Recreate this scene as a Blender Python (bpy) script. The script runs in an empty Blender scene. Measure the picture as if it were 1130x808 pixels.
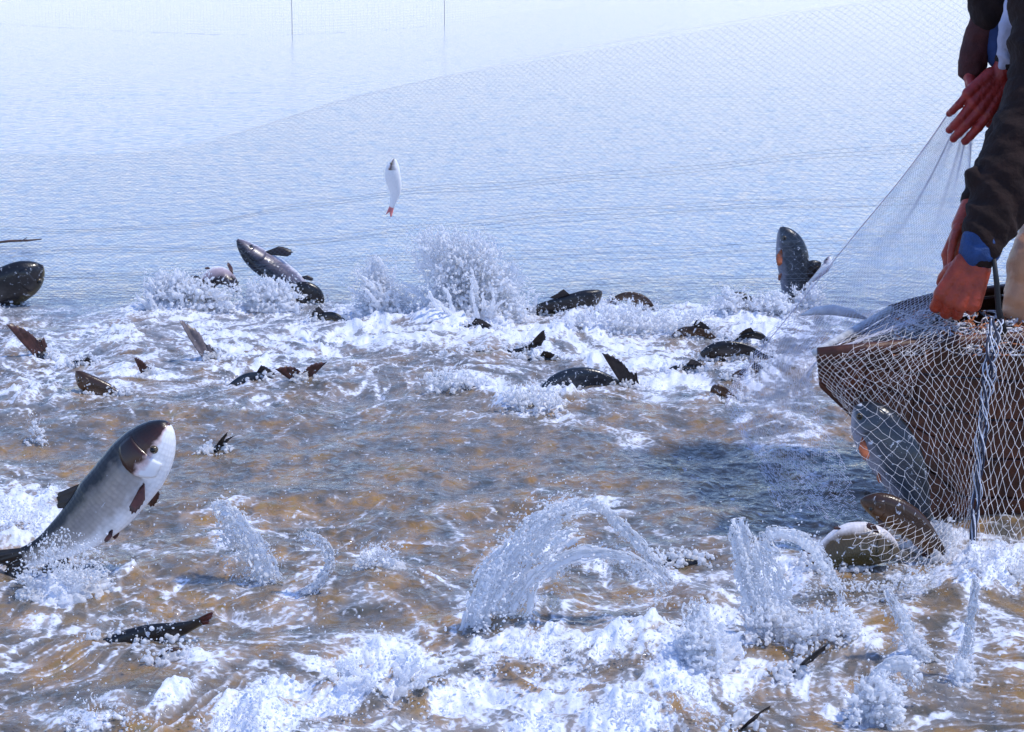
import bpy, bmesh, math, random
import numpy as np
from mathutils import Vector, Matrix
R = math.radians
random.seed(7); rng = np.random.default_rng(11)
scene = bpy.context.scene
col = scene.collection

# ------------------------------------------------------------------ camera
F, CX, CY, HOR, H = 2260.0, 565.0, 404.0, -60.0, 1.5      # focal length in photo pixels, centre, horizon row, eye height
PITCH = math.atan((CY - HOR) / F)
cam_d = bpy.data.cameras.new('camera'); cam = bpy.data.objects.new('camera', cam_d); col.objects.link(cam)
cam_d.sensor_width = 36.0; cam_d.lens = 36.0 * F / 1130.0; cam_d.clip_start = 0.05; cam_d.clip_end = 20000
cam.location = (0, 0, H); cam.rotation_euler = (math.pi / 2 - PITCH, 0, 0)
scene.camera = cam
# ------------------------------------------------------------------ light
SUN_EL, SUN_AZ = R(62), R(100)                               # azimuth from +Y towards +X
world = bpy.data.worlds.new('World'); scene.world = world; world.use_nodes = True
wn = world.node_tree; bg = wn.nodes['Background']
sky = wn.nodes.new('ShaderNodeTexSky'); sky.sky_type = 'NISHITA'; sky.sun_disc = False
sky.sun_elevation = SUN_EL; sky.sun_rotation = SUN_AZ; sky.altitude = 0; sky.air_density = 1.0; sky.dust_density = 0.1; sky.ozone_density = 6.0
tint = wn.nodes.new('ShaderNodeMix'); tint.data_type = 'RGBA'; tint.blend_type = 'MULTIPLY'; tint.inputs[0].default_value = 1; tint.inputs[7].default_value = (0.985, 0.925, 1.04, 1)
wn.links.new(sky.outputs[0], tint.inputs[6]); wn.links.new(tint.outputs[2], bg.inputs[0]); bg.inputs[1].default_value = 0.15
sd = bpy.data.lights.new('sun', 'SUN'); sd.energy = 1.7; sd.angle = R(3); sd.color = (1.0, 0.95, 0.88)
so = bpy.data.objects.new('sun', sd); col.objects.link(so)
sv = Vector((math.sin(SUN_AZ) * math.cos(SUN_EL), math.cos(SUN_AZ) * math.cos(SUN_EL), math.sin(SUN_EL)))
so.rotation_euler = sv.to_track_quat('Z', 'Y').to_euler(); so.location = (0, 0, 8)
scene.view_settings.view_transform = 'Standard'; scene.view_settings.look = 'None'
scene.view_settings.exposure = 0.68; scene.view_settings.gamma = 1.0

# ------------------------------------------------------------------ helpers
cp, sp = math.cos(PITCH), math.sin(PITCH)
def ray(px, py):
    a = (px - CX) / F; b = (CY - py) / F
    return Vector((a, cp + b * sp, -sp + b * cp))
def P(px, py, Y):
    d = ray(px, py); return Vector((0, 0, H)) + d * (Y / d.y)
def WY(py):                                                  # distance of the water surface at a row
    d = ray(CX, py); return d.y * (H / -d.z)
def W(px, py, z=0.0):
    d = ray(px, py); t = (H - z) / -d.z; return Vector((0, 0, H)) + d * t
def project_arr(x, y):                                       # water plane point -> photo pixel (numpy)
    dz = -H; f = y * cp - dz * sp; u = y * sp + dz * cp
    f = np.maximum(f, 0.2)
    return CX + F * x / f, CY - F * u / f

_perm = rng.permutation(512)
_ang = rng.random(512) * 2 * math.pi
_gx, _gy = np.cos(_ang), np.sin(_ang)
def perlin(x, y, s=0):
    xi = np.floor(x).astype(np.int64); yi = np.floor(y).astype(np.int64)
    xf = x - xi; yf = y - yi
    u = xf * xf * xf * (xf * (xf * 6 - 15) + 10); v = yf * yf * yf * (yf * (yf * 6 - 15) + 10)
    def g(ix, iy, fx, fy):
        h = _perm[(_perm[(ix + s * 37) & 511] + iy + s * 101) & 511]
        return _gx[h] * fx + _gy[h] * fy
    a = g(xi, yi, xf, yf); b = g(xi + 1, yi, xf - 1, yf)
    c = g(xi, yi + 1, xf, yf - 1); d = g(xi + 1, yi + 1, xf - 1, yf - 1)
    return ((a * (1 - u) + b * u) * (1 - v) + (c * (1 - u) + d * u) * v) * 1.5
def fbm(x, y, s=0, o=4, gain=0.5):
    r = 0; a = 1; f = 1
    for i in range(o):
        r = r + a * perlin(x * f, y * f, s + i); a *= gain; f *= 2.03
    return r
def sstep(a, b, x):
    t = np.clip((x - a) / (b - a), 0, 1); return t * t * (3 - 2 * t)

def link(name, me, mat=None, parent=None, smooth=True):
    o = bpy.data.objects.new(name, me); col.objects.link(o)
    if mat is not None and len(me.materials) == 0: me.materials.append(mat)
    if parent is not None: o.parent = parent
    if smooth and len(me.polygons): me.polygons.foreach_set('use_smooth', [True] * len(me.polygons))
    return o
def mesh_from(verts, faces, name='m'):
    me = bpy.data.meshes.new(name); me.from_pydata([tuple(v) for v in verts], [], faces); me.update(); return me
def mesh_np(V, Fq, name='m'):                                # fast: V (n,3), Fq (m,k)
    me = bpy.data.meshes.new(name); V = np.ascontiguousarray(V, dtype=np.float32); Fq = np.ascontiguousarray(Fq, dtype=np.int32)
    me.vertices.add(len(V)); me.vertices.foreach_set('co', V.ravel())
    k = Fq.shape[1]; me.loops.add(Fq.size); me.loops.foreach_set('vertex_index', Fq.ravel())
    me.polygons.add(len(Fq)); me.polygons.foreach_set('loop_start', np.arange(0, Fq.size, k, dtype=np.int32))
    me.update(calc_edges=True); me.validate(); return me
def add_attr(me, name, arr):
    a = me.attributes.new(name, 'FLOAT', 'POINT'); a.data.foreach_set('value', np.ascontiguousarray(arr, dtype=np.float32))
def tag(o, label=None, cat=None, group=None, kind=None):
    if label: o['label'] = label
    if cat: o['category'] = cat
    if group: o['group'] = group
    if kind: o['kind'] = kind
    return o
def empty(name, loc=(0, 0, 0)):
    o = bpy.data.objects.new(name, None); o.empty_display_size = 0.05; o.location = loc; col.objects.link(o); return o
def adopt(child, parent):                                    # keep world position under a translated empty
    child.parent = parent; child.matrix_parent_inverse = Matrix.Translation(-Vector(parent.location)); return child

class MB:
    def __init__(s): s.v = []; s.f = []
    def tube(s, pts, rad, n=4, caps=True):
        pts = [Vector(p) for p in pts]; m = len(pts)
        if not hasattr(rad, '__len__'): rad = [rad] * m
        b = len(s.v); up = Vector((0, 0, 1))
        prev = None
        for i, p in enumerate(pts):
            t = (pts[min(i + 1, m - 1)] - pts[max(i - 1, 0)])
            t = t.normalized() if t.length > 1e-9 else Vector((1, 0, 0))
            if prev is None:
                a = t.cross(up);  a = a if a.length > 1e-3 else t.cross(Vector((0, 1, 0)))
            else: a = prev - t * prev.dot(t)
            a.normalize(); prev = a; c = t.cross(a)
            for k in range(n):
                w = 2 * math.pi * k / n
                s.v.append(p + (a * math.cos(w) + c * math.sin(w)) * rad[i])
        for i in range(m - 1):
            for k in range(n):
                k2 = (k + 1) % n
                s.f.append((b + i * n + k, b + i * n + k2, b + (i + 1) * n + k2, b + (i + 1) * n + k))
        if caps:
            s.f.append(tuple(b + k for k in range(n))[::-1]); s.f.append(tuple(b + (m - 1) * n + k for k in range(n)))
    def hexa(s, c):                                          # 8 corners: 4 bottom loop, 4 top loop
        b = len(s.v); s.v += [Vector(x) for x in c]
        for q in ((0, 3, 2, 1), (4, 5, 6, 7), (0, 1, 5, 4), (1, 2, 6, 5), (2, 3, 7, 6), (3, 0, 4, 7)): s.f.append(tuple(b + i for i in q))
    def build(s, name, mat, parent=None, smooth=True):
        return link(name, mesh_from(s.v, s.f, name), mat, parent, smooth)

def catmull(pts, n):
    pts = [np.array(p, float) for p in pts]; out = []
    m = len(pts); seg = m - 1
    for i in range(n):
        t = i / (n - 1) * seg; k = min(int(t), seg - 1); t -= k
        p0 = pts[k - 1] if k > 0 else 2 * pts[0] - pts[1]
        p1, p2 = pts[k], pts[k + 1]
        p3 = pts[k + 2] if k + 2 < m else 2 * pts[-1] - pts[-2]
        out.append(0.5 * ((2 * p1) + (-p0 + p2) * t + (2 * p0 - 5 * p1 + 4 * p2 - p3) * t * t + (-p0 + 3 * p1 - 3 * p2 + p3) * t ** 3))
    return out

# ------------------------------------------------------------------ materials
def new_mat(name):
    m = bpy.data.materials.new(name); m.use_nodes = True
    return m, m.node_tree, m.node_tree.nodes['Principled BSDF']
def N(nt, typ, **kw):
    n = nt.nodes.new(typ)
    for k, v in kw.items():
        if k.startswith('i_'): n.inputs[k[2:].replace('_', ' ')].default_value = v
        else: setattr(n, k, v)
    return n
def ramp(nt, stops, src=None):
    r = nt.nodes.new('ShaderNodeValToRGB'); e = r.color_ramp.elements
    e[0].position, e[0].color = stops[0][0], (*stops[0][1], 1); e[1].position, e[1].color = stops[-1][0], (*stops[-1][1], 1)
    for p, c in stops[1:-1]:
        x = e.new(p); x.color = (*c, 1)
    if src is not None: nt.links.new(src, r.inputs[0])
    return r
def math_n(nt, op, a, b=None, clamp=False):
    n = nt.nodes.new('ShaderNodeMath'); n.operation = op; n.use_clamp = clamp
    for i, x in enumerate((a, b)):
        if x is None: continue
        if isinstance(x, (int, float)): n.inputs[i].default_value = x
        else: nt.links.new(x, n.inputs[i])
    return n.outputs[0]
def simple(name, c, rough=0.6, var=0.25, scale=40, bump=0.0, bscale=200, metal=0, spec=0.5, trans=0):
    m, nt, b = new_mat(name)
    no = N(nt, 'ShaderNodeTexNoise'); no.inputs['Scale'].default_value = scale; no.inputs['Detail'].default_value = 5
    tc = N(nt, 'ShaderNodeTexCoord'); nt.links.new(tc.outputs['Object'], no.inputs['Vector'])
    r = ramp(nt, [(0.3, tuple(x * (1 - var) for x in c)), (0.7, tuple(min(1, x * (1 + var)) for x in c))], no.outputs['Fac'])
    nt.links.new(r.outputs[0], b.inputs['Base Color']); b.inputs['Roughness'].default_value = rough
    b.inputs['Metallic'].default_value = metal; b.inputs['Specular IOR Level'].default_value = spec
    if bump:
        n2 = N(nt, 'ShaderNodeTexNoise'); n2.inputs['Scale'].default_value = bscale; n2.inputs['Detail'].default_value = 6
        nt.links.new(tc.outputs['Object'], n2.inputs['Vector'])
        bp = N(nt, 'ShaderNodeBump'); bp.inputs['Strength'].default_value = bump; bp.inputs['Distance'].default_value = 0.01
        nt.links.new(n2.outputs['Fac'], bp.inputs['Height']); nt.links.new(bp.outputs[0], b.inputs['Normal'])
    return m

def water_material():
    m, nt, b = new_mat('muddy_water'); L = nt.links.new
    geo = N(nt, 'ShaderNodeNewGeometry'); pos = geo.outputs['Position']
    # silt in the water: grey brown with olive and ochre clouds
    sc = N(nt, 'ShaderNodeMapping'); sc.inputs['Scale'].default_value = (1.0, 0.6, 1.0); L(pos, sc.inputs['Vector'])
    n1 = N(nt, 'ShaderNodeTexNoise'); n1.inputs['Scale'].default_value = 7; n1.inputs['Detail'].default_value = 7; n1.inputs['Roughness'].default_value = 0.65; L(sc.outputs[0], n1.inputs['Vector'])
    n2 = N(nt, 'ShaderNodeTexNoise'); n2.inputs['Scale'].default_value = 16; n2.inputs['Detail'].default_value = 5; L(sc.outputs[0], n2.inputs['Vector'])
    r1 = ramp(nt, [(0.34, (0.05, 0.055, 0.05)), (0.45, (0.13, 0.11, 0.08)), (0.53, (0.22, 0.145, 0.07)), (0.60, (0.40, 0.20, 0.03)), (0.70, (0.22, 0.17, 0.02))], n1.outputs['Fac'])
    r2 = ramp(nt, [(0.38, (0.07, 0.075, 0.07)), (0.52, (0.17, 0.138, 0.115)), (0.66, (0.29, 0.18, 0.065))], n2.outputs['Fac'])
    mx = N(nt, 'ShaderNodeMix', data_type='RGBA'); mx.inputs[0].default_value = 0.5; L(r1.outputs[0], mx.inputs[6]); L(r2.outputs[0], mx.inputs[7])
    # stirred silt where the fish thrash; farther out, pale sky reflection painted into the base
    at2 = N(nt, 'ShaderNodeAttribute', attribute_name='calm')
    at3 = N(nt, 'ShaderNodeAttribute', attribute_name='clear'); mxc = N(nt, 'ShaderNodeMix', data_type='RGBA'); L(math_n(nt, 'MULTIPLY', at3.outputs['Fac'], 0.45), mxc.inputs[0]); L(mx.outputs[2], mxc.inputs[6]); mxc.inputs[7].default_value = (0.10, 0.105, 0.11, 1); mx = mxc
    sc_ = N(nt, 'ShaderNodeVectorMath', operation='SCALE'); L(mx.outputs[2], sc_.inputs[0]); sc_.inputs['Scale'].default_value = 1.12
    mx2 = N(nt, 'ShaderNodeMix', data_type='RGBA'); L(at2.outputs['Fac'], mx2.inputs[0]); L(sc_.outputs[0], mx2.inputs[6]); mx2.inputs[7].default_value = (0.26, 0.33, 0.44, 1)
    L(mx2.outputs[2], b.inputs['Base Color']); b.inputs['Roughness'].default_value = 0.07; b.inputs['IOR'].default_value = 1.38
    # ripples
    rp = N(nt, 'ShaderNodeMapping'); rp.inputs['Rotation'].default_value = (0, 0, R(24)); rp.inputs['Scale'].default_value = (1.0, 0.8, 1.0); L(pos, rp.inputs['Vector'])
    nz = N(nt, 'ShaderNodeTexNoise'); nz.inputs['Scale'].default_value = 26; nz.inputs['Detail'].default_value = 4; nz.inputs['Distortion'].default_value = 0.6; L(rp.outputs[0], nz.inputs['Vector'])
    nf = N(nt, 'ShaderNodeTexNoise'); nf.inputs['Scale'].default_value = 9; nf.inputs['Detail'].default_value = 3; L(rp.outputs[0], nf.inputs['Vector'])
    hsum = math_n(nt, 'ADD', nz.outputs['Fac'], math_n(nt, 'MULTIPLY', nf.outputs['Fac'], 1.3))
    bp = N(nt, 'ShaderNodeBump'); bp.inputs['Strength'].default_value = 0.8; bp.inputs['Distance'].default_value = 0.016; L(hsum, bp.inputs['Height'])
    L(bp.outputs[0], b.inputs['Normal'])
    # foam
    at = N(nt, 'ShaderNodeAttribute', attribute_name='foam')
    f1 = N(nt, 'ShaderNodeTexNoise'); f1.inputs['Scale'].default_value = 21; f1.inputs['Detail'].default_value = 9; f1.inputs['Roughness'].default_value = 0.64; f1.inputs['Distortion'].default_value = 1.3; L(pos, f1.inputs['Vector'])
    vo = N(nt, 'ShaderNodeTexVoronoi'); vo.feature = 'SMOOTH_F1'; vo.inputs['Scale'].default_value = 75; vo.inputs['Smoothness'].default_value = 0.4; L(pos, vo.inputs['Vector'])
    e = math_n(nt, 'ADD', math_n(nt, 'MULTIPLY', at.outputs['Fac'], 1.0), math_n(nt, 'MULTIPLY', math_n(nt, 'SUBTRACT', f1.outputs['Fac'], 0.5), 1.15))
    e = math_n(nt, 'ADD', e, math_n(nt, 'MULTIPLY', math_n(nt, 'SUBTRACT', vo.outputs['Distance'], 0.35), 0.35))
    mr = N(nt, 'ShaderNodeMapRange'); mr.interpolation_type = 'SMOOTHSTEP'; mr.inputs['From Min'].default_value = 0.33; mr.inputs['From Max'].default_value = 0.68; L(e, mr.inputs['Value'])
    m2 = N(nt, 'ShaderNodeMapRange'); m2.inputs['From Min'].default_value = 0.2; m2.inputs['From Max'].default_value = 0.95; m2.inputs['To Max'].default_value = 0.6; L(at.outputs['Fac'], m2.inputs['Value'])
    mixf = math_n(nt, 'MAXIMUM', mr.outputs[0], m2.outputs[0])
    fb = N(nt, 'ShaderNodeBsdfPrincipled'); fb.inputs['Base Color'].default_value = (0.82, 0.85, 0.93, 1); fb.inputs['Roughness'].default_value = 0.4
    fn = N(nt, 'ShaderNodeTexNoise'); fn.inputs['Scale'].default_value = 90; fn.inputs['Detail'].default_value = 6; L(pos, fn.inputs['Vector'])
    b2 = N(nt, 'ShaderNodeBump'); b2.inputs['Strength'].default_value = 0.4; b2.inputs['Distance'].default_value = 0.012; L(fn.outputs['Fac'], b2.inputs['Height']); L(b2.outputs[0], fb.inputs['Normal'])
    ms = N(nt, 'ShaderNodeMixShader'); L(mixf, ms.inputs[0]); L(b.outputs[0], ms.inputs[1]); L(fb.outputs[0], ms.inputs[2])
    L(ms.outputs[0], nt.nodes['Material Output'].inputs['Surface'])
    return m
M_WATER = water_material()
def splash_material(name, c, tr, rough):
    m, nt, b = new_mat(name); L = nt.links.new
    geo = N(nt, 'ShaderNodeNewGeometry')
    n1 = N(nt, 'ShaderNodeTexNoise'); n1.inputs['Scale'].default_value = 60; n1.inputs['Detail'].default_value = 4; L(geo.outputs['Position'], n1.inputs['Vector'])
    r = ramp(nt, [(0.35, (0, 0, 0)), (0.65, (1, 1, 1))], n1.outputs['Fac'])
    L(math_n(nt, 'MULTIPLY', r.outputs[0], tr), b.inputs['Transmission Weight'])
    b.inputs['Base Color'].default_value = (*c, 1); b.inputs['Roughness'].default_value = rough; b.inputs['IOR'].default_value = 1.33
    bp = N(nt, 'ShaderNodeBump'); bp.inputs['Strength'].default_value = 0.5; bp.inputs['Distance'].default_value = 0.006; L(n1.outputs['Fac'], bp.inputs['Height']); L(bp.outputs[0], b.inputs['Normal'])
    tl = N(nt, 'ShaderNodeBsdfTranslucent'); tl.inputs[0].default_value = (.97, .98, 1, 1)
    ms = N(nt, 'ShaderNodeMixShader'); ms.inputs[0].default_value = 0.48; L(b.outputs[0], ms.inputs[1]); L(tl.outputs[0], ms.inputs[2]); L(ms.outputs[0], nt.nodes['Material Output'].inputs['Surface'])
    return m
M_SPLASH = splash_material('aerated_water', (0.97, 0.98, 1.0), 0.3, 0.12)
M_DROP = splash_material('droplets', (0.9, 0.94, 1.0), 0.5, 0.08)

def fish_material(name, back, side, belly, head=None, froth=.60):
    m, nt, b = new_mat(name); L = nt.links.new
    av = N(nt, 'ShaderNodeAttribute', attribute_name='fv'); au = N(nt, 'ShaderNodeAttribute', attribute_name='fu')
    tc = N(nt, 'ShaderNodeTexCoord')
    no = N(nt, 'ShaderNodeTexNoise'); no.inputs['Scale'].default_value = 42; no.inputs['Detail'].default_value = 7; L(tc.outputs['Object'], no.inputs['Vector'])
    v = math_n(nt, 'ADD', av.outputs['Fac'], math_n(nt, 'MULTIPLY', math_n(nt, 'SUBTRACT', no.outputs['Fac'], 0.5), 0.55))
    vr = math_n(nt, 'ADD', math_n(nt, 'MULTIPLY', v, 0.5), 0.5)
    mid = tuple((a + c) / 2 for a, c in zip(back, side))
    r = ramp(nt, [(0.08, belly), (0.30, side), (0.62, mid), (0.80, back)], vr)
    csrc = r.outputs[0]
    if head:
        hr = ramp(nt, [(0.10, belly), (0.30, belly), (0.37, tuple(.5 * x + .5 * y for x, y in zip(belly, (.55, .18, .12)))), (0.45, head), (0.9, back)], vr)
        mr = N(nt, 'ShaderNodeMapRange'); mr.inputs['From Min'].default_value = 0.235; mr.inputs['From Max'].default_value = 0.25; mr.inputs['To Min'].default_value = 1; mr.inputs['To Max'].default_value = 0
        L(au.outputs['Fac'], mr.inputs['Value'])
        mx = N(nt, 'ShaderNodeMix', data_type='RGBA'); L(mr.outputs[0], mx.inputs[0]); L(csrc, mx.inputs[6]); L(hr.outputs[0], mx.inputs[7]); csrc = mx.outputs[2]
    # scales from body coordinates
    cx = N(nt, 'ShaderNodeCombineXYZ'); L(math_n(nt, 'MULTIPLY', au.outputs['Fac'], 46), cx.inputs[0])
    at = N(nt, 'ShaderNodeAttribute', attribute_name='fa'); L(math_n(nt, 'MULTIPLY', at.outputs['Fac'], 16), cx.inputs[1])
    vo = N(nt, 'ShaderNodeTexVoronoi'); vo.inputs['Scale'].default_value = 1.0; vo.inputs['Randomness'].default_value = 0.35; L(cx.outputs[0], vo.inputs['Vector'])
    sc = N(nt, 'ShaderNodeMapRange'); sc.inputs['From Min'].default_value = 0.2; sc.inputs['From Max'].default_value = 0.75; sc.inputs['To Min'].default_value = 1.03; sc.inputs['To Max'].default_value = 0.88
    L(vo.outputs['Distance'], sc.inputs['Value'])
    hv = N(nt, 'ShaderNodeVectorMath', operation='SCALE'); L(csrc, hv.inputs[0]); L(sc.outputs[0], hv.inputs['Scale'])
    fz = N(nt, 'ShaderNodeTexNoise'); fz.inputs['Scale'].default_value = 34; fz.inputs['Detail'].default_value = 8; fz.inputs['Roughness'].default_value = 0.7; fz.inputs['Distortion'].default_value = 1.5; L(tc.outputs['Object'], fz.inputs['Vector'])
    fm_ = N(nt, 'ShaderNodeMapRange'); fm_.inputs['From Min'].default_value = froth; fm_.inputs['From Max'].default_value = froth + .05; fm_.inputs['To Max'].default_value = .85; L(fz.outputs['Fac'], fm_.inputs['Value'])
    fx = N(nt, 'ShaderNodeMix', data_type='RGBA'); L(fm_.outputs[0], fx.inputs[0]); L(hv.outputs[0], fx.inputs[6]); fx.inputs[7].default_value = (.8, .84, .92, 1)
    L(fx.outputs[2], b.inputs['Base Color'])
    bp = N(nt, 'ShaderNodeBump'); bp.inputs['Strength'].default_value = 0.18; bp.inputs['Distance'].default_value = 0.004; bp.invert = True
    L(vo.outputs['Distance'], bp.inputs['Height']); L(bp.outputs[0], b.inputs['Normal'])
    b.inputs['Roughness'].default_value = 0.30; b.inputs['Specular IOR Level'].default_value = 0.45; b.inputs['Coat Weight'].default_value = 0.2; b.inputs['Coat Roughness'].default_value = 0.08
    return m
FM = {
    'silver': fish_material('silver_carp_skin', (0.012, 0.010, 0.009), (0.46, 0.41, 0.37), (0.96, 0.96, 0.97), head=(0.055, 0.014, 0.005), froth=.66),
    'belly': fish_material('white_belly_skin', (0.03, 0.022, 0.025), (0.50, 0.40, 0.44), (0.97, 0.96, 0.97)),
    'dark': fish_material('dark_carp_skin', (0.008, 0.007, 0.007), (0.03, 0.022, 0.018), (0.16, 0.12, 0.04)),
    'pale': fish_material('pale_carp_skin', (0.012, 0.010, 0.014), (0.20, 0.17, 0.21), (0.85, 0.82, 0.88)),
    'grey': fish_material('grey_carp_skin', (0.015, 0.02, 0.027), (0.055, 0.07, 0.09), (0.30, 0.30, 0.36)),
    'olive': fish_material('olive_carp_skin', (0.06, 0.045, 0.012), (0.10, 0.065, 0.025), (0.85, 0.80, 0.80)),
    'white': fish_material('white_fish_skin', (0.9, 0.9, 0.9), (0.95, 0.95, 0.95), (0.95, 0.95, 0.95), head=(.07, .04, .03), froth=.9),
    'brown': fish_material('brown_carp_skin', (0.05, 0.022, 0.008), (0.11, 0.05, 0.02), (0.3, 0.2, 0.1)),
}
M_FIN = {'dark': simple('dark_fin', (0.02, 0.014, 0.013), 0.35, 0.4, 60), 'brown': simple('brown_fin', (0.075, 0.028, 0.02), 0.35, 0.4, 60),
         'darkred': simple('dark_red_fin', (0.10, 0.02, 0.015), 0.35, 0.5, 50), 'red': simple('red_fin', (0.30, 0.045, 0.025), 0.35, 0.4, 60), 'grey': simple('grey_fin', (0.16, 0.13, 0.13), 0.35, 0.4, 60),
         'pink': simple('pink_fin', (0.75, 0.22, 0.2), 0.4, 0.3, 60), 'orange': simple('orange_fin', (0.38, 0.10, 0.03), 0.4, 0.4, 60)}
M_EYE = simple('eye_rim', (0.10, 0.075, 0.04), 0.12, 0.2, 80); M_PUPIL = simple('pupil', (0.004, 0.004, 0.004), 0.05, 0, 10)
M_MOUTH = simple('mouth_inside', (0.12, 0.05, 0.045), 0.4, 0.3, 60)

# ------------------------------------------------------------------ fish
PROF_U = [0, .02, .05, .10, .16, .24, .34, .46, .58, .70, .82, .92, 1.0]
PROF_H = [.016, .036, .056, .080, .102, .122, .134, .132, .114, .088, .062, .048, .044]
PROF_W = [.008, .026, .040, .056, .068, .076, .078, .072, .058, .042, .026, .016, .010]
def fin_mesh(base, tips, mat_name, thick=0.0016, name='fin', parent=None, steps=5, curl=None):
    """base, tips: lists of points (one ray each); webbed fin with raised rays and ragged ends"""
    n = len(base); V = []; Fc = []
    nrm = (Vector(tips[0]) - Vector(base[0])).cross(Vector(base[-1]) - Vector(base[0]))
    if nrm.length < 1e-9: nrm = (Vector(tips[0]) - Vector(base[0])).cross(Vector(tips[-1]) - Vector(base[0]))
    nrm.normalize()
    sub = 2; cols = (n - 1) * sub + 1
    for side in (1, -1):
        for i in range(cols):
            a = i / sub; k = min(int(a), n - 2); fr = a - k
            bb = Vector(base[k]).lerp(Vector(base[k + 1]), fr); tt = Vector(tips[k]).lerp(Vector(tips[k + 1]), fr)
            if fr > 0: tt = tt.lerp(bb, 0.06)
            for j in range(steps + 1):
                q = j / steps; p = bb.lerp(tt, q)
                if curl: p = p + Vector(curl) * (q * q) * (tt - bb).length
                th = thick * (1.25 if fr == 0 else 0.35) * (1 - 0.8 * q)
                V.append(p + nrm * th * side)
    o = cols * (steps + 1)
    for s in (0, 1):
        for i in range(cols - 1):
            for j in range(steps):
                a = s * o + i * (steps + 1) + j; q = (a, a + 1, a + steps + 2, a + steps + 1)
                Fc.append(q if s else q[::-1])
    for i in range(cols - 1):
        a = i * (steps + 1) + steps; Fc.append((a, a + steps + 1, o + a + steps + 1, o + a))
        a = i * (steps + 1); Fc.append((a, o + a, o + a + steps + 1, a + steps + 1))
    for i in (0, cols - 1):
        for j in range(steps):
            a = i * (steps + 1) + j; Fc.append((a, o + a, o + a + 1, a + 1))
    ob = link(name, mesh_from(V, Fc, name), M_FIN[mat_name])
    if parent is not None: adopt(ob, parent)
    return ob

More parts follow.
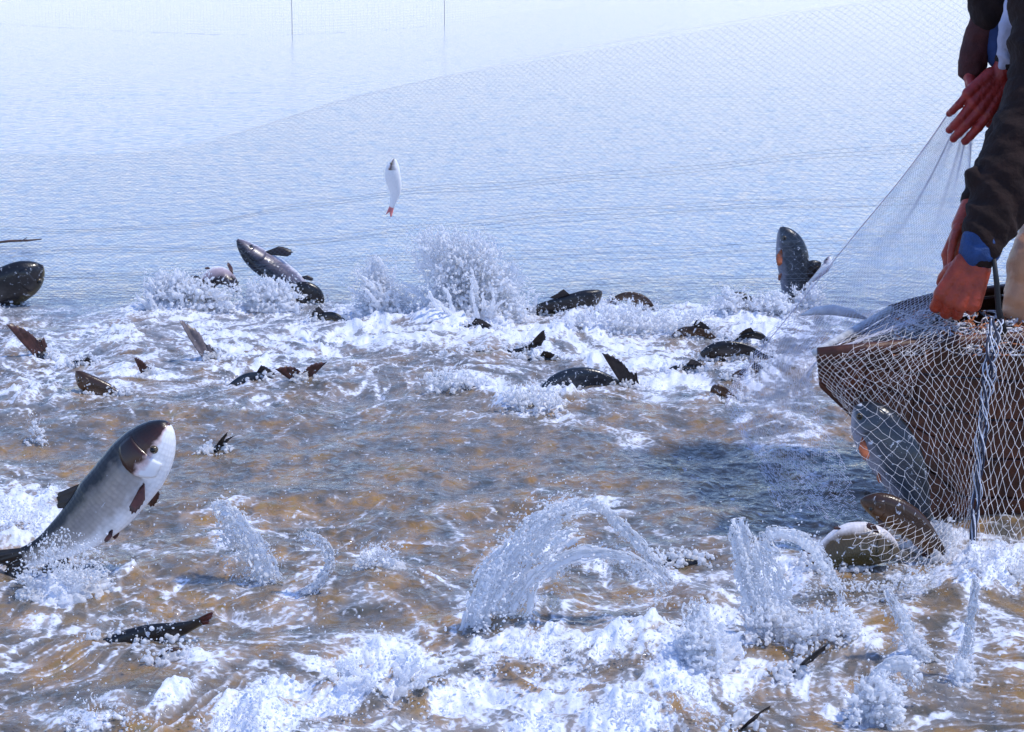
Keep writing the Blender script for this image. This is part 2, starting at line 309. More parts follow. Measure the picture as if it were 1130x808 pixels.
def carp(label, spine, back, skin='dark', fin='dark', Y=None, wl=None, name='carp', cat='fish', fat=1.0, head=1.0,
         tail=1.0, fork=0.45, spread=40, group='carp thrashing in the churned water', eye_v=-0.15, gill=None, dorsal=True, low=True, nring=44, nseg=26, thin=1.0, lobe=1.0):
    Y = Y or WY(wl)
    pts = [P(p[0], p[1], Y + (p[2] if len(p) > 2 else 0)) for p in spine]
    L = sum((pts[i + 1] - pts[i]).length for i in range(len(pts) - 1))
    c = [Vector(x) for x in catmull(pts, nring)]
    back = Vector((back[0], -back[2] if len(back) > 2 else 0, back[1])).normalized()
    root = empty(name, c[nring // 2]); tag(root, label, cat, group)
    V = []; Fc = []; fu = []; fv = []; fa = []; fr = []
    for i in range(nring):
        u = i / (nring - 1); t = (c[min(i + 1, nring - 1)] - c[max(i - 1, 0)]).normalized()
        B = (back - t * back.dot(t)).normalized(); S = t.cross(B)
        uu = u ** 1.0
        h = np.interp(uu, PROF_U, PROF_H) * L * fat * (1 + (head - 1) * max(0, 1 - u / 0.35)); w = np.interp(uu, PROF_U, PROF_W) * L * fat * thin * (1 + (head - 1) * 1.2 * max(0, 1 - u / 0.35))
        fr.append((c[i], t, B, S, h, w))
        for k in range(nseg):
            a = 2 * math.pi * k / nseg; cz, sn = math.cos(a), math.sin(a)
            # belly a little keeled, back rounded; gill step behind the head
            wk = w * (1 - 0.18 * max(0, -cz) ** 2)
            g = 1.0
            if 0.225 < u < 0.262 and abs(cz) < 0.8: g = 0.955
            V.append(c[i] + B * (h * cz) + S * (wk * sn * g)); fu.append(u); fv.append(cz); fa.append(a / (2 * math.pi) * 2)
    for i in range(nring - 1):
        for k in range(nseg):
            k2 = (k + 1) % nseg; Fc.append((i * nseg + k, (i + 1) * nseg + k, (i + 1) * nseg + k2, i * nseg + k2))
    Fc.append(tuple(range(nseg))); Fc.append(tuple((nring - 1) * nseg + k for k in range(nseg))[::-1])
    me = mesh_from(V, Fc, 'body'); add_attr(me, 'fu', fu); add_attr(me, 'fv', fv); add_attr(me, 'fa', fa)
    adopt(link('body', me, FM[skin]), root)
    def fr_at(u): return fr[min(nring - 1, max(0, int(round(u * (nring - 1)))))]
    # tail fin
    C, t, B, S, h, w = fr_at(1.0); C0 = fr_at(0.96)[0]
    nr = 15; base = []; tips = []
    TL = 0.19 * L * tail
    for k in range(nr):
        s = (k / (nr - 1)) * 2 - 1; a = R(spread) * s
        ln = TL * (1 - fork + fork * abs(s) ** 1.3) * (1 + random.uniform(-.03, .03)) * (1.12 if s > 0 else lobe + (1 - lobe) * max(0, 1 - abs(s) * 1.6))
        base.append(C0 + B * (s * h * 0.9)); tips.append(C + (t * math.cos(a) + B * math.sin(a)) * ln + S * random.uniform(-.01, .01) * L)
    fin_mesh(base, tips, fin, 0.0022 * L / 0.5, 'tail_fin', root, curl=S * 0.22)
    if dorsal:
        base = []; tips = []
        for k in range(9):
            q = k / 8; C, t, B, S, h, w = fr_at(0.46 + 0.17 * q)
            base.append(C + B * h * 0.94); tips.append(C + B * (h + L * (0.105 - 0.075 * q) * (.45 if dorsal == 'thin' else 1)) + t * L * (0.13 - .1 * q if dorsal == 'thin' else .07))
        fin_mesh(base, tips, fin, 0.0018 * L / 0.5, 'dorsal_fin', root)
    if low:
        base = []; tips = []
        for k in range(8):
            q = k / 7; C, t, B, S, h, w = fr_at(0.74 + 0.13 * q)
            base.append(C - B * h * 0.94); tips.append(C - B * (h + L * (0.075 - 0.05 * q)) + t * L * 0.05)
        fin_mesh(base, tips, fin, 0.0018 * L / 0.5, 'anal_fin', root)
        for sgn in (1, -1):
            for nm, u0, cz, ln, sp_ in (('pectoral_fin', 0.265, -0.62, 0.15, 0.035), ('pelvic_fin', 0.50, -0.86, 0.065, 0.022)):
                C, t, B, S, h, w = fr_at(u0); a = math.acos(cz); base = []; tips = []
                for k in range(7):
                    q = k / 6 - 0.5
                    p = C + t * (q * sp_ * L) + B * (h * math.cos(a) * 0.95) + S * (w * math.sin(a) * sgn * 0.9); base.append(p)
                    tips.append(p + (t * (0.72 + 0.25 * q) - B * (0.5 - 0.5 * q) + S * sgn * 0.42).normalized() * ln * L * (1 - abs(q - 0.1) * 0.7))
                fin_mesh(base, tips, gill or fin, 0.0018 * L / 0.5, nm, root, steps=4)
    # eyes, mouth, gill covers
    for sgn in (1, -1):
        C, t, B, S, h, w = fr_at(0.105); r = 0.0175 * L * fat
        a = math.acos(eye_v); ctr = C + B * (h * math.cos(a)) + S * (w * math.sin(a) * sgn * 0.93)
        for nm, rr, off, mt in (('eye', r, 0, M_EYE), ('pupil', r * 0.62, r * 0.62, M_PUPIL)):
            bm = bmesh.new(); bmesh.ops.create_uvsphere(bm, u_segments=12, v_segments=8, radius=rr)
            for v in bm.verts: v.co = v.co + ctr + S * sgn * off
            me = bpy.data.meshes.new(nm); bm.to_mesh(me); bm.free()
            ob = link(nm, me, mt)
            if nm == 'eye': eye = ob; adopt(ob, root)
            else: ob.parent = eye
        # gill cover plate
        gv = []; gf = []; nu, na = 8, 12
        for i in range(nu):
            for j in range(na):
                q = j / (na - 1); a = R(42) + R(100) * q
                u = 0.135 + (i / (nu - 1)) * (0.12 * (0.55 + 0.45 * math.sin(math.pi * q)))
                C, t, B, S, h, w = fr_at(0); x = u * (nring - 1); k0 = min(int(x), nring - 2); ff = x - k0
                A, D = fr[k0], fr[k0 + 1]
                C = A[0].lerp(D[0], ff); B = A[2]; S = A[3]; h = A[4] * (1 - ff) + D[4] * ff; w = A[5] * (1 - ff) + D[5] * ff
                out = 1.0 + 0.05 * math.sin(math.pi * min(1, i / (nu - 1) * 0.9 + 0.05)) * math.sin(math.pi * q) + 0.012
                gv.append(C + B * (h * math.cos(a) * out) + S * (w * math.sin(a) * sgn * out))
        for i in range(nu - 1):
            for j in range(na - 1):
                a = i * na + j; q = (a, a + 1, a + na + 1, a + na); gf.append(q if sgn < 0 else q[::-1])
        me = mesh_from(gv, gf, 'gill_cover'); n_ = len(gv)
        add_attr(me, 'fu', [0.15] * n_); add_attr(me, 'fa', [0.1] * n_); add_attr(me, 'fv', [math.cos(R(42) + R(100) * (i % na) / (na - 1)) for i in range(n_)])
        g = adopt(link('gill_cover', me, FM[skin]), root)
        sm = g.modifiers.new('solid', 'SOLIDIFY'); sm.thickness = 0.004 * L; sm.offset = 0
    C, t, B, S, h, w = fr_at(0.0)
    mb = MB(); rr = [C + B * (math.cos(a) * L * 0.007) + t * 0.001 + S * (math.sin(a) * L * 0.011) for a in [2 * math.pi * k / 14 for k in range(15)]]
    mb.tube(rr, L * 0.0042, 6, False); adopt(mb.build('lip', FM[skin]), root)
    b2 = MB(); b2.tube([C - t * 0.001, C + t * 0.012], [L * 0.009, L * 0.004], 10); adopt(b2.build('mouth', M_MOUTH), root)
    FISH_WL.append((root, Y)); return root
FISH_WL = []

# ------------------------------------------------------------------ foam map and water height
# (px, py, rx, ry, strength) on the water surface, as in the photograph
FOAM = [
 (40,400,70,60,.55),(110,370,70,26,.6),(190,335,50,22,.85),(150,420,70,22,.55),(20,440,50,16,.6),(240,375,60,30,.6),(300,330,50,20,.8),(330,370,70,30,.7),(280,400,60,25,.65),
 (420,345,60,26,1.0),(510,345,80,30,1.0),(400,365,60,20,.75),(470,370,90,18,.6),(600,370,90,22,.8),(700,355,80,18,.85),(660,395,60,16,.7),(590,435,50,24,.9),(550,410,50,15,.6),
 (720,390,60,20,.8),(770,350,60,18,.7),(740,420,70,18,.75),(830,410,60,20,.6),(800,445,70,14,.5),(840,360,50,20,.8),(870,480,60,28,.55),(690,480,30,12,.6),(630,465,60,14,.4),(520,460,40,14,.35),
 (300,440,60,14,.45),(200,455,70,12,.3),(380,400,60,16,.35),
 (30,520,60,14,.35),(20,575,70,36,.9),(60,640,60,22,.7),(40,690,50,14,.5),(20,735,40,12,.5),(120,650,70,16,.3),
 (265,590,34,26,.7),(270,640,60,20,.35),(350,600,24,34,.35),(420,615,36,16,.7),(350,640,26,20,.5),(200,600,70,22,.25),
 (560,625,32,34,.7),(600,590,40,18,.6),(660,560,50,10,.6),(640,620,60,12,.6),(700,640,50,10,.6),(530,680,40,18,.55),
 (420,730,75,26,1.0),(340,770,60,22,.9),(300,800,70,20,1.0),(240,730,40,24,.7),(110,790,60,22,.7),(200,780,60,18,.6),(440,790,60,20,.5),(560,715,60,16,.9),(520,760,70,22,.8),(620,760,60,26,.7),(680,715,90,18,.95),(740,760,70,40,1.0),
 (700,800,70,20,.9),(790,690,36,34,.85),(820,740,50,20,.8),(600,800,60,16,.8),(850,640,40,30,.7),(910,690,46,20,.85),(870,600,40,16,.6),
 (960,700,20,50,.6),(1000,720,24,46,.55),(1060,720,24,50,.55),(940,780,40,24,.6),(880,750,40,20,.6),(1020,640,50,18,.6),(1090,625,60,28,1.0),(1040,590,30,14,.7),(1110,700,30,16,.5),(1010,790,60,14,.5),(1100,780,50,14,.4),
 (900,530,30,10,.5),(960,480,20,16,.5),(760,500,60,8,.3),
]
EXTRA = []   # filled for fish waterlines
def foam_map(x, y):
    px, py = project_arr(x, y)
    wx = px + 16 * perlin(x * 9, y * 6, 3); wy = py + 9 * perlin(x * 9, y * 6, 5)
    f = np.zeros_like(x)
    for a, b, rx, ry, s in FOAM + EXTRA:
        d = ((wx - a) / (rx * 1.15)) ** 2 + ((wy - b) / (ry * 1.15)) ** 2
        f = np.maximum(f, s * np.exp(-d * 0.9))
    zone = sstep(322, 345, py) 
    # stringy streaks: noise pulled out along swirling lines
    qx = x * 5 + 1.4 * perlin(x * 2.2, y * 1.8, 61); qy = y * 4 + 1.2 * perlin(x * 2.6, y * 2.0, 63)
    st = 1 - np.abs(perlin(qx * .9, qy * 1.3, 9)) * 3.0; st2 = 1 - np.abs(perlin(qx * 2.4, qy * 3.0, 15)) * 3.2
    lace = np.maximum(sstep(.35, 1.0, st), .75 * sstep(.4, 1.0, st2))
    blot = fbm(qx * 1.6, qy * 2.0, 19, 4, .6)
    lc = 1 - .55 * np.exp(-((py - 515) / 55) ** 2)
    base = (0.09 + .16 * sstep(480, 400, py) + .10 * sstep(560, 700, py)) + (0.34 * lace + .20 * blot) * lc
    f = f * (0.80 + 0.25 * lace) + .42 * blot * sstep(.1, .5, f)
    for a, b, rx, ry, hh in HUMPS:
        f = np.maximum(f, (.62 + .5 * blot + .25 * lace) * np.exp(-(((wx - a) / rx) ** 2 + ((wy - b) / ry) ** 2) ** 1.5))
    return np.clip(zone * np.maximum(f, base * .85), 0, 1.15)
HUMPS = [(420,752,62,24,.040),(372,764,34,18,.020),(590,722,50,15,.026),(680,716,62,14,.028),(740,722,34,14,.020),(735,790,66,26,.038),(660,800,40,18,.02),(290,800,66,24,.034),(120,796,44,20,.026),
 (1095,634,56,18,.036),(590,446,36,12,.030),(505,424,36,9,.016),(912,704,34,14,.024),(70,652,46,15,.028),(10,600,50,26,.04),(850,700,34,10,.014),(960,780,36,14,.02),(776,728,22,12,.024),
 (515,346,66,10,.035),(425,344,40,9,.03),(215,338,52,9,.03),(305,336,30,8,.026),(700,356,84,9,.022),(845,346,30,8,.022),(620,368,40,7,.02),(1034,604,22,10,.02)]
def height(x, y, f=None):
    if f is None: f = foam_map(x, y)
    px, py = project_arr(x, y)
    zone = sstep(318, 352, py)
    swell = 0.044 * perlin(x * 1.7 + .6 * perlin(x, y, 71), y * 1.9, 72) + 0.027 * perlin(x * 3.4, y * 3.9 + .5 * perlin(x * 2, y * 2, 73), 74)
    amp = 0.006 + 0.026 * sstep(.3, .95, f)
    h = zone * (swell * (.55 + .6 * sstep(.2, .7, f)) + amp * fbm(x * 7 + perlin(x * 4, y * 4, 3), y * 7.5, 1, 3)) + (1 - zone) * .0022 * fbm(x * 5, y * 3.6, 1, 3)
    h = h + zone * (0.0028 + .003 * f) * fbm(x * 22, y * 21, 6, 2)
    h = h + zone * sstep(.4, .9, f) * (0.017 * fbm(x * 17, y * 15, 12, 3, 0.6) + .0035 * fbm(x * 60, y * 55, 21, 2, 0.6))
    hw = 12 * perlin(x * 8, y * 8, 81); hv = 7 * perlin(x * 9, y * 9, 83); lump = .75 + .5 * fbm(x * 9, y * 9, 85, 3)
    for a, b, rx, ry, hh in HUMPS:
        h = h + hh * np.exp(-(((px + hw - a) / rx) ** 2 + ((py + hv - b) / ry) ** 2) * 1.3) * lump
    calm = (1 - zone) * sstep(60, 8, y)
    h = h + calm * 0.0022 * perlin(x * 12 + y * 5, y * 13 - x * 4, 7) * sstep(40, 6, y)
    # bow wave and trough round the big leaping carp
    return h
def hz(x, y): return float(height(np.array([float(x)]), np.array([float(y)]))[0])

# ------------------------------------------------------------------ the fish in the photograph
BIG = carp('big silver carp with brown head and white jaw leaping high at left', [(186, 468, -.02), (158, 505), (124, 546), (92, 578), (56, 603), (26, 616)], (-.72, .66, -.22),
     'silver', 'dark', Y=WY(632) - .02, fat=1.16, head=1.32, eye_v=-.30, tail=1.0, gill='brown', nring=60, nseg=36, spread=30, dorsal='thin')
carp('dark rounded carp head poking up at the far left edge of the foam', [(47, 294), (25, 308), (-15, 330), (-60, 360), (-100, 400)], (-.3, 1, .5), 'dark', 'dark', wl=337, fat=1.0, eye_v=-.5, low=False)
carp('long dark carp with a lilac flank rearing up to the left behind the foam', [(262, 265), (282, 284), (310, 303), (338, 328), (365, 360), (395, 400)], (-.45, -.55, .75), 'pale', 'dark', wl=328, fat=.66, tail=.8)
carp('low dark carp back with an olive belly right of the rearing long carp', [(357, 334), (345, 324), (328, 322), (300, 336), (280, 355)], (.5, 1, .2), 'dark', 'dark', wl=337, fat=.9, tail=.7, dorsal=False)
carp('rolling carp with a bright white belly patch in the left far foam', [(262, 322), (252, 308), (236, 305), (218, 322), (205, 350)], (.55, -.6, .55), 'belly', 'brown', wl=336, fat=1.0, tail=1.2)
carp('curled carp with a thin dark fin arch left of the white belly patch', [(196, 352), (204, 330), (216, 318), (226, 322), (234, 345)], (-.3, .9, .3), 'grey', 'dark', wl=340, fat=.8, tail=.8)
def tail_out(label, base, tip, wl, fin='brown', skin='dark', size=1.0, fork=.55, spread=34, back=None, lobe=1.0):
    """a diving fish: only the tail stands above the water"""
    bx, by = base; tx, ty = tip; dx, dy = bx - tx, by - ty
    n = math.hypot(dx, dy); dx, dy = dx / n, dy / n; Lp = n * 5.0
    sp_ = [(bx + dx * Lp, by + abs(dy) * Lp * .6 + 60), (bx + dx * Lp * .6, by + dy * Lp * .6 + 30), (bx + dx * Lp * .25, by + dy * Lp * .25 + 8), (bx, by)]
    return carp(label, sp_, back or (-dy * .9, dx * .9 + .1, .35), skin, fin, wl=wl, tail=1.0 * size, fork=fork, spread=spread, dorsal=False, low=False, nring=26, nseg=16, lobe=lobe, group='carp tails sticking out of the water')
tail_out('brown crescent carp tail lobe standing up near the left edge', (46, 388), (26, 354), 392, 'brown', size=1.35, fork=.75, spread=30, lobe=.35)
tail_out('pointed grey and tan carp tail leaning left in the left foam', (234, 394), (205, 354), 398, 'grey', size=1.25, fork=.75, spread=20, lobe=.2)
tail_out('small brown tail tip between two larger tails in the left foam', (163, 414), (158, 391), 416, 'brown', size=1.0, spread=28, lobe=.4)
tail_out('V-shaped dark brown tail spread flat in the left centre foam', (333, 420), (330, 396), 422, 'brown', size=1.3, fork=.75, spread=58)
tail_out('dark triangular tail blade upright in the right centre foam', (697, 424), (686, 386), 425, 'dark', size=1.4, fork=.7, spread=30, lobe=.3, back=(-.9,.3,.2))
tail_out('slim black fin blade curving right, above the other one at lower right', (882, 738), (912, 706), 742, 'dark', size=1.15, fork=.85, spread=16, lobe=.1)
tail_out('slim black fin blade cut by the bottom edge of the photo', (820, 804), (847, 776), 808, 'dark', size=1.1, fork=.85, spread=16, lobe=.1)
tail_out('tiny blue-black tail flick in the open water right of the leaping carp', (242, 492), (254, 478), 494, 'dark', size=.9, fork=.7, spread=18)
carp('rusty-headed dark carp sloping down to the right below the tail fins', [(84, 410), (98, 424), (120, 436), (142, 448), (170, 470)], (.45, .9, .3), 'brown', 'dark', wl=436, fat=.95, tail=.7, dorsal=False)
carp('dark carp lying low with a red tail tip at lower left', [(95, 720), (130, 712), (165, 702), (200, 694), (222, 686)], (.1, 1, .35), 'dark', 'darkred', wl=704, fat=.9, tail=.8, fork=.5, spread=30, dorsal=False, low=False, lobe=.5)
carp('small brown carp snout just breaking the surface at lower left', [(201, 716), (188, 724), (170, 738), (140, 765)], (.2, 1, .3), 'brown', 'brown', wl=731, fat=.8, dorsal=False)
carp('slim white fish leaping upright with a pink tail against the calm water', [(435, 175), (433, 192), (436, 212), (432, 229)], (.9, .1, .4), 'white', 'pink', Y=7.9, fat=1.3, name='small_fish', dorsal=False, tail=1.0, fork=.5, spread=20, group='leaping fish', low=False, thin=.9)
carp('dark-backed carp with a speckled side rolling in the centre far foam', [(664, 322), (650, 330), (628, 336), (600, 340), (582, 344)], (.05, 1, .45), 'dark', 'dark', wl=350, fat=1.15, tail=.9)
carp('thin dark carp back just right of the speckled centre carp', [(722, 340), (706, 330), (685, 328), (660, 342)], (.1, 1, .4), 'brown', 'brown', wl=339, fat=.7, dorsal=False)
carp('long low carp back awash in the centre of the far foam', [(455, 408), (500, 399), (540, 396), (572, 390), (590, 380)], (.05, 1, .4), 'dark', 'dark', wl=390, low=False, fat=.6, tail=.8, lobe=.4, dorsal=False)
carp('smooth grey carp back left of the dark triangular tail', [(590, 440), (620, 424), (650, 420), (680, 428), (705, 445)], (.05, 1, .4), 'grey', 'dark', wl=423, low=False, fat=1.0, dorsal=False)
carp('grey carp standing upright with an orange fin beside the net veil', [(862, 251), (872, 272), (876, 300), (874, 335), (866, 372)], (.95, .2, .12), 'grey', 'orange', wl=330, fat=1.05, tail=.5, dorsal=False)
carp('dark carp with a bright white side twisting against the net veil', [(906, 290), (895, 296), (884, 308), (868, 326), (850, 345)], (-.5, .8, .3), 'dark', 'dark', wl=330, fat=.95, tail=.6)
carp('white-bellied carp lying at the foot of the net veil', [(916, 283), (912, 294), (900, 306), (880, 325)], (-.4, -.8, -.5), 'belly', 'dark', wl=331, low=False, fat=1.1, dorsal=False, tail=.5)
carp('dark head of a carp breaking the foam left of the upright grey carp', [(800, 338), (812, 330), (828, 334), (850, 352)], (0, 1, .4), 'dark', 'dark', wl=346, fat=1.1, dorsal=False)
carp('blue-black carp back in the right foam below the upright grey carp', [(772, 392), (795, 386), (822, 386), (848, 396)], (0, 1, .4), 'dark', 'dark', wl=393, fat=1.0, dorsal=False, tail=.8)
carp('small olive carp head surfacing left of the fine net', [(784, 432), (792, 430), (804, 436), (825, 450)], (0, 1, .4), 'brown', 'dark', wl=441, fat=1.1, dorsal=False, tail=.6)
carp('blue-black carp back awash right of the big water arch', [(705, 645), (740, 630), (775, 630), (815, 645)], (0, 1, .3), 'dark', 'dark', wl=622, low=False, fat=.95, dorsal=False)
for lab, spn, bk, sk, fa_, wl_ in (
    ('dark carp back rolling in the foam just above the foam heap', [(560, 404), (585, 396), (615, 396), (640, 408)], (0, 1, .4), 'dark', .8, 396),
    ('small dark carp snout showing between the crescent tail and the rusty-headed carp', [(74, 400), (86, 396), (104, 402), (120, 416)], (0, 1, .4), 'dark', .8, 402),
    ('dark back at the right of the left foam, behind the V-shaped tail', [(388, 352), (366, 344), (346, 350), (325, 366)], (0, 1, .4), 'dark', .7, 352),
    ('dark carp back glimpsed low in front of the tallest plume', [(488, 366), (510, 358), (540, 360), (562, 372)], (0, 1, .4), 'dark', .7, 363),
    ('brown carp rolling just behind the dark triangular tail', [(735, 372), (755, 362), (780, 364), (800, 378)], (0, 1, .4), 'brown', .9, 370),
    ('dark carp shoulder pressed against the fine net in the right foam', [(852, 378), (838, 366), (818, 368), (798, 384)], (0, 1, .4), 'dark', .9, 374),
    ('dark carp back right of the dark triangular tail', [(726, 410), (748, 402), (775, 404), (795, 416)], (0, 1, .4), 'dark', .7, 407),
    ('olive carp back awash below the blue-black carp back', [(800, 415), (820, 408), (842, 410), (860, 424)], (0, 1, .4), 'brown', .9, 416),
    ('dark carp hump in the streaky water left of the foam heap', [(478, 436), (500, 428), (525, 428), (545, 440)], (0, 1, .4), 'dark', .7, 431),
    ('pale carp side turning in the foam beneath the pointed grey tail', [(250, 420), (275, 412), (300, 414), (322, 428)], (0, 1, .4), 'grey', .8, 419)):
    carp(lab, [(a_, b_ + (5 if k_ in (1, 2) else 8)) for k_, (a_, b_) in enumerate(spn)], (bk[0] + random.uniform(-.5, .5), 1, random.uniform(-.1, .9)), sk, 'dark', wl=wl_, fat=fa_ * .72, dorsal=True, low=False, tail=.6, nring=28, nseg=18)
carp('grey-blue carp standing on its tail under the boat bow inside the net', [(946, 446, .04), (966, 472, .02), (992, 512), (1010, 556), (1018, 596)], (.85, .5, .1), 'grey', 'orange', Y=4.99, fat=1.3, dorsal=False, head=1.05, eye_v=-.3, group='carp caught against the boat', nring=50, nseg=30)
carp('brown carp lying in the net between the grey-blue carp and the olive carp', [(950, 552), (975, 560), (1005, 578), (1028, 600), (1045, 620)], (.35, .9, .4), 'brown', 'brown', Y=4.88, fat=1.2, dorsal=False, group='carp caught against the boat', tail=.7)
carp('olive carp with a stark white throat rolling at the foot of the net', [(992, 610), (965, 602), (935, 602), (905, 620), (880, 642)], (-.35, -.80, .30), 'olive', 'brown', Y=4.82, fat=1.45, dorsal=False, group='carp caught against the boat', tail=.7)

# ------------------------------------------------------------------ water sheet
def build_water():
    rows = list(np.arange(880, 330, -1.0)) + list(np.arange(330, 0, -2.0)) + list(np.arange(0, -56, -4.0))
    ys = [-60.0, -10.0, 1.0, 2.6] + [WY(r) for r in rows] + [1500.0, 6000.0]
    ys = np.array(sorted(set(ys)))
    tc = np.linspace(-0.285, 0.285, 860)
    side = np.concatenate([np.linspace(.30, .5, 24), np.array([.6, .8, 1.2, 2, 4])])
    t = np.concatenate([-side[::-1], tc, side])
    X = t[None, :] * np.maximum(ys, 3.0)[:, None]; X[ys < 3] *= 4
    Yg = np.repeat(ys[:, None], len(t), 1)
    x = X.ravel(); y = Yg.ravel(); yy = np.maximum(y, 3.0)
    f = foam_map(x, yy); h = height(x, yy, f)
    h *= np.where(np.abs(x / yy) > .5, 0.3, 1)
    V = np.stack([x, y, h], 1)
    nr, nc = len(ys), len(t)
    idx = np.arange(nr * nc).reshape(nr, nc)
    Fq = np.stack([idx[:-1, :-1], idx[:-1, 1:], idx[1:, 1:], idx[1:, :-1]], -1).reshape(-1, 4)
    me = mesh_np(V, Fq, 'water'); add_attr(me, 'foam', f)
    px, py = project_arr(x, yy)
    add_attr(me, 'clear', np.clip(.8 * sstep(540, 400, py) + 1.1 * np.exp(-(((px - 760) / 90) ** 2 + ((py - 620) / 45) ** 2)) + .5 * perlin(x * 4, yy * 3, 55), 0, 1)); add_attr(me, 'calm', 1 - sstep(270, 400, py + 12 * perlin(x * 3, yy * 3, 2)))  # clear: mixes flat grey-blue into the farther rows and one oval area
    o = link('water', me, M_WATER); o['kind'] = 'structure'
    bed = mesh_from([(-9000, -100, -3), (9000, -100, -3), (9000, 6000, -3), (-9000, 6000, -3)], [(0, 1, 2, 3)])
    b = link('pond_bed', bed, simple('mud', (0.12, 0.09, 0.06), 0.9)); b['kind'] = 'structure'
build_water()

# ------------------------------------------------------------------ blobs -> surface (liquid and soft bodies)
def blob_mesh(pts, rad, voxel, smooth=0, adapt=0.0, thr=0.25):
    me = bpy.data.meshes.new('pts'); pts = np.asarray(pts, dtype=np.float32)
    me.vertices.add(len(pts)); me.vertices.foreach_set('co', pts.ravel()); add_attr(me, 'rad', rad)
    o = bpy.data.objects.new('tmp', me); col.objects.link(o)
    ng = bpy.data.node_groups.new('blob', 'GeometryNodeTree')
    ng.interface.new_socket('Geometry', in_out='INPUT', socket_type='NodeSocketGeometry'); ng.interface.new_socket('Geometry', in_out='OUTPUT', socket_type='NodeSocketGeometry')
    gi = ng.nodes.new('NodeGroupInput'); go = ng.nodes.new('NodeGroupOutput')
    m2p = ng.nodes.new('GeometryNodeMeshToPoints'); p2v = ng.nodes.new('GeometryNodePointsToVolume'); v2m = ng.nodes.new('GeometryNodeVolumeToMesh'); na = ng.nodes.new('GeometryNodeInputNamedAttribute')
    na.data_type = 'FLOAT'; na.inputs['Name'].default_value = 'rad'
    p2v.resolution_mode = 'VOXEL_SIZE'; p2v.inputs['Voxel Size'].default_value = voxel
    v2m.resolution_mode = 'GRID'; v2m.inputs['Threshold'].default_value = thr; v2m.inputs['Adaptivity'].default_value = adapt
    lk = ng.links.new
    lk(gi.outputs[0], m2p.inputs['Mesh']); lk(m2p.outputs[0], p2v.inputs['Points']); lk(na.outputs[0], p2v.inputs['Radius']); lk(p2v.outputs[0], v2m.inputs['Volume']); lk(v2m.outputs[0], go.inputs[0])
    md = o.modifiers.new('b', 'NODES'); md.node_group = ng
    if smooth:
        s = o.modifiers.new('s', 'SMOOTH'); s.iterations = smooth; s.factor = 0.5
    dg = bpy.context.evaluated_depsgraph_get(); ev = o.evaluated_get(dg)
    out = bpy.data.meshes.new_from_object(ev); out.materials.clear()
    bpy.data.objects.remove(o); bpy.data.node_groups.remove(ng)
    return out

# ------------------------------------------------------------------ splashes
DROPS = []   # (position, radius)
def splash_thing(label, pts, rad, voxel=None, cat='splash', group='splashes thrown up by the fish', smooth=2, stuff=False, sheets=()):
    voxel = voxel or .0031 * max(1, sum(p.y for p in pts[::20]) / len(pts[::20]) / 5.4)
    me = blob_mesh(pts, rad, voxel, smooth=smooth)
    if sheets:
        bm = bmesh.new(); bm.from_mesh(me)
        for V_, F_ in sheets:
            vs = [bm.verts.new(v) for v in V_]
            for f_ in F_: bm.faces.new([vs[q] for q in f_])
        bm.to_mesh(me); bm.free()
    o = link('water_splash', me, M_SPLASH); tag(o, label, cat, group)
    if stuff: o.name = 'foam_crest'; o['kind'] = 'stuff'; o['category'] = 'foam'; del o['group']
    return o
def plume_pts(px, py, wpx, hpx, lean=0, jets=40, dens=1.0, base=True):
    """ballistic jets leaving a patch of water; returns blob points"""
    Y = WY(py); s = F / (Y * 1.02); w = wpx / s; h = hpx / s; c = W(px, py)
    P_, R_ = [], []
    for j in range(jets):
        a = random.uniform(0, 2 * math.pi); r0 = math.sqrt(random.random()) * w * 0.42
        p0 = c + Vector((math.cos(a) * r0, math.sin(a) * r0 * .7, -0.005))
        hh = h * random.uniform(.25, 1.0) * (1 - 0.55 * r0 / (w * .42 + 1e-6))
        vz = math.sqrt(2 * 9.8 * hh); T = vz / 9.8
        vx = (math.cos(a) * random.uniform(.2, .5) * w / T / 1.2 + lean * h / T * random.uniform(.5, 1.1)); vy = math.sin(a) * .3 * w / T
        tend = T * random.uniform(.65, 1.35); n = int(34 * dens * (hh / .12) ** .6) + 8
        ph = random.uniform(0, 6); wob = random.uniform(.002, .007)
        for i in range(n):
            t = tend * (i / n) ** 0.9; q = i / n
            p = p0 + Vector((vx * t, vy * t, vz * t - 4.9 * t * t)) + Vector((math.sin(ph + q * 9) * wob, math.cos(ph + q * 7) * wob, 0))
            if p.z < -0.02: continue
            r = (0.0085 * (1 - q) + 0.0034) * random.uniform(.6, 1.25)
            if q > .55 and random.random() < .45: continue
            P_.append(p); R_.append(r)
            if random.random() < .5:
                d = p + Vector((random.gauss(0, .014), random.gauss(0, .014), random.gauss(0, .012))); DROPS.append((d, random.uniform(.0009, .0026)))
            if q > .6 and random.random() < .35: P_.append(p + Vector((random.gauss(0, .006), random.gauss(0, .006), random.gauss(0, .006)))); R_.append(r * .8)
    if base:
        for i in range(int(260 * dens * w / .15)):
            a = random.uniform(0, 2 * math.pi); r0 = math.sqrt(random.random()) * w * .6
            zz = random.random() ** 2 * h * .28 * (1 - r0 / (w * .62))
            P_.append(c + Vector((math.cos(a) * r0, math.sin(a) * r0 * .7, zz + random.uniform(-.004, .006)))); R_.append(random.uniform(.005, .011))
    return P_, R_
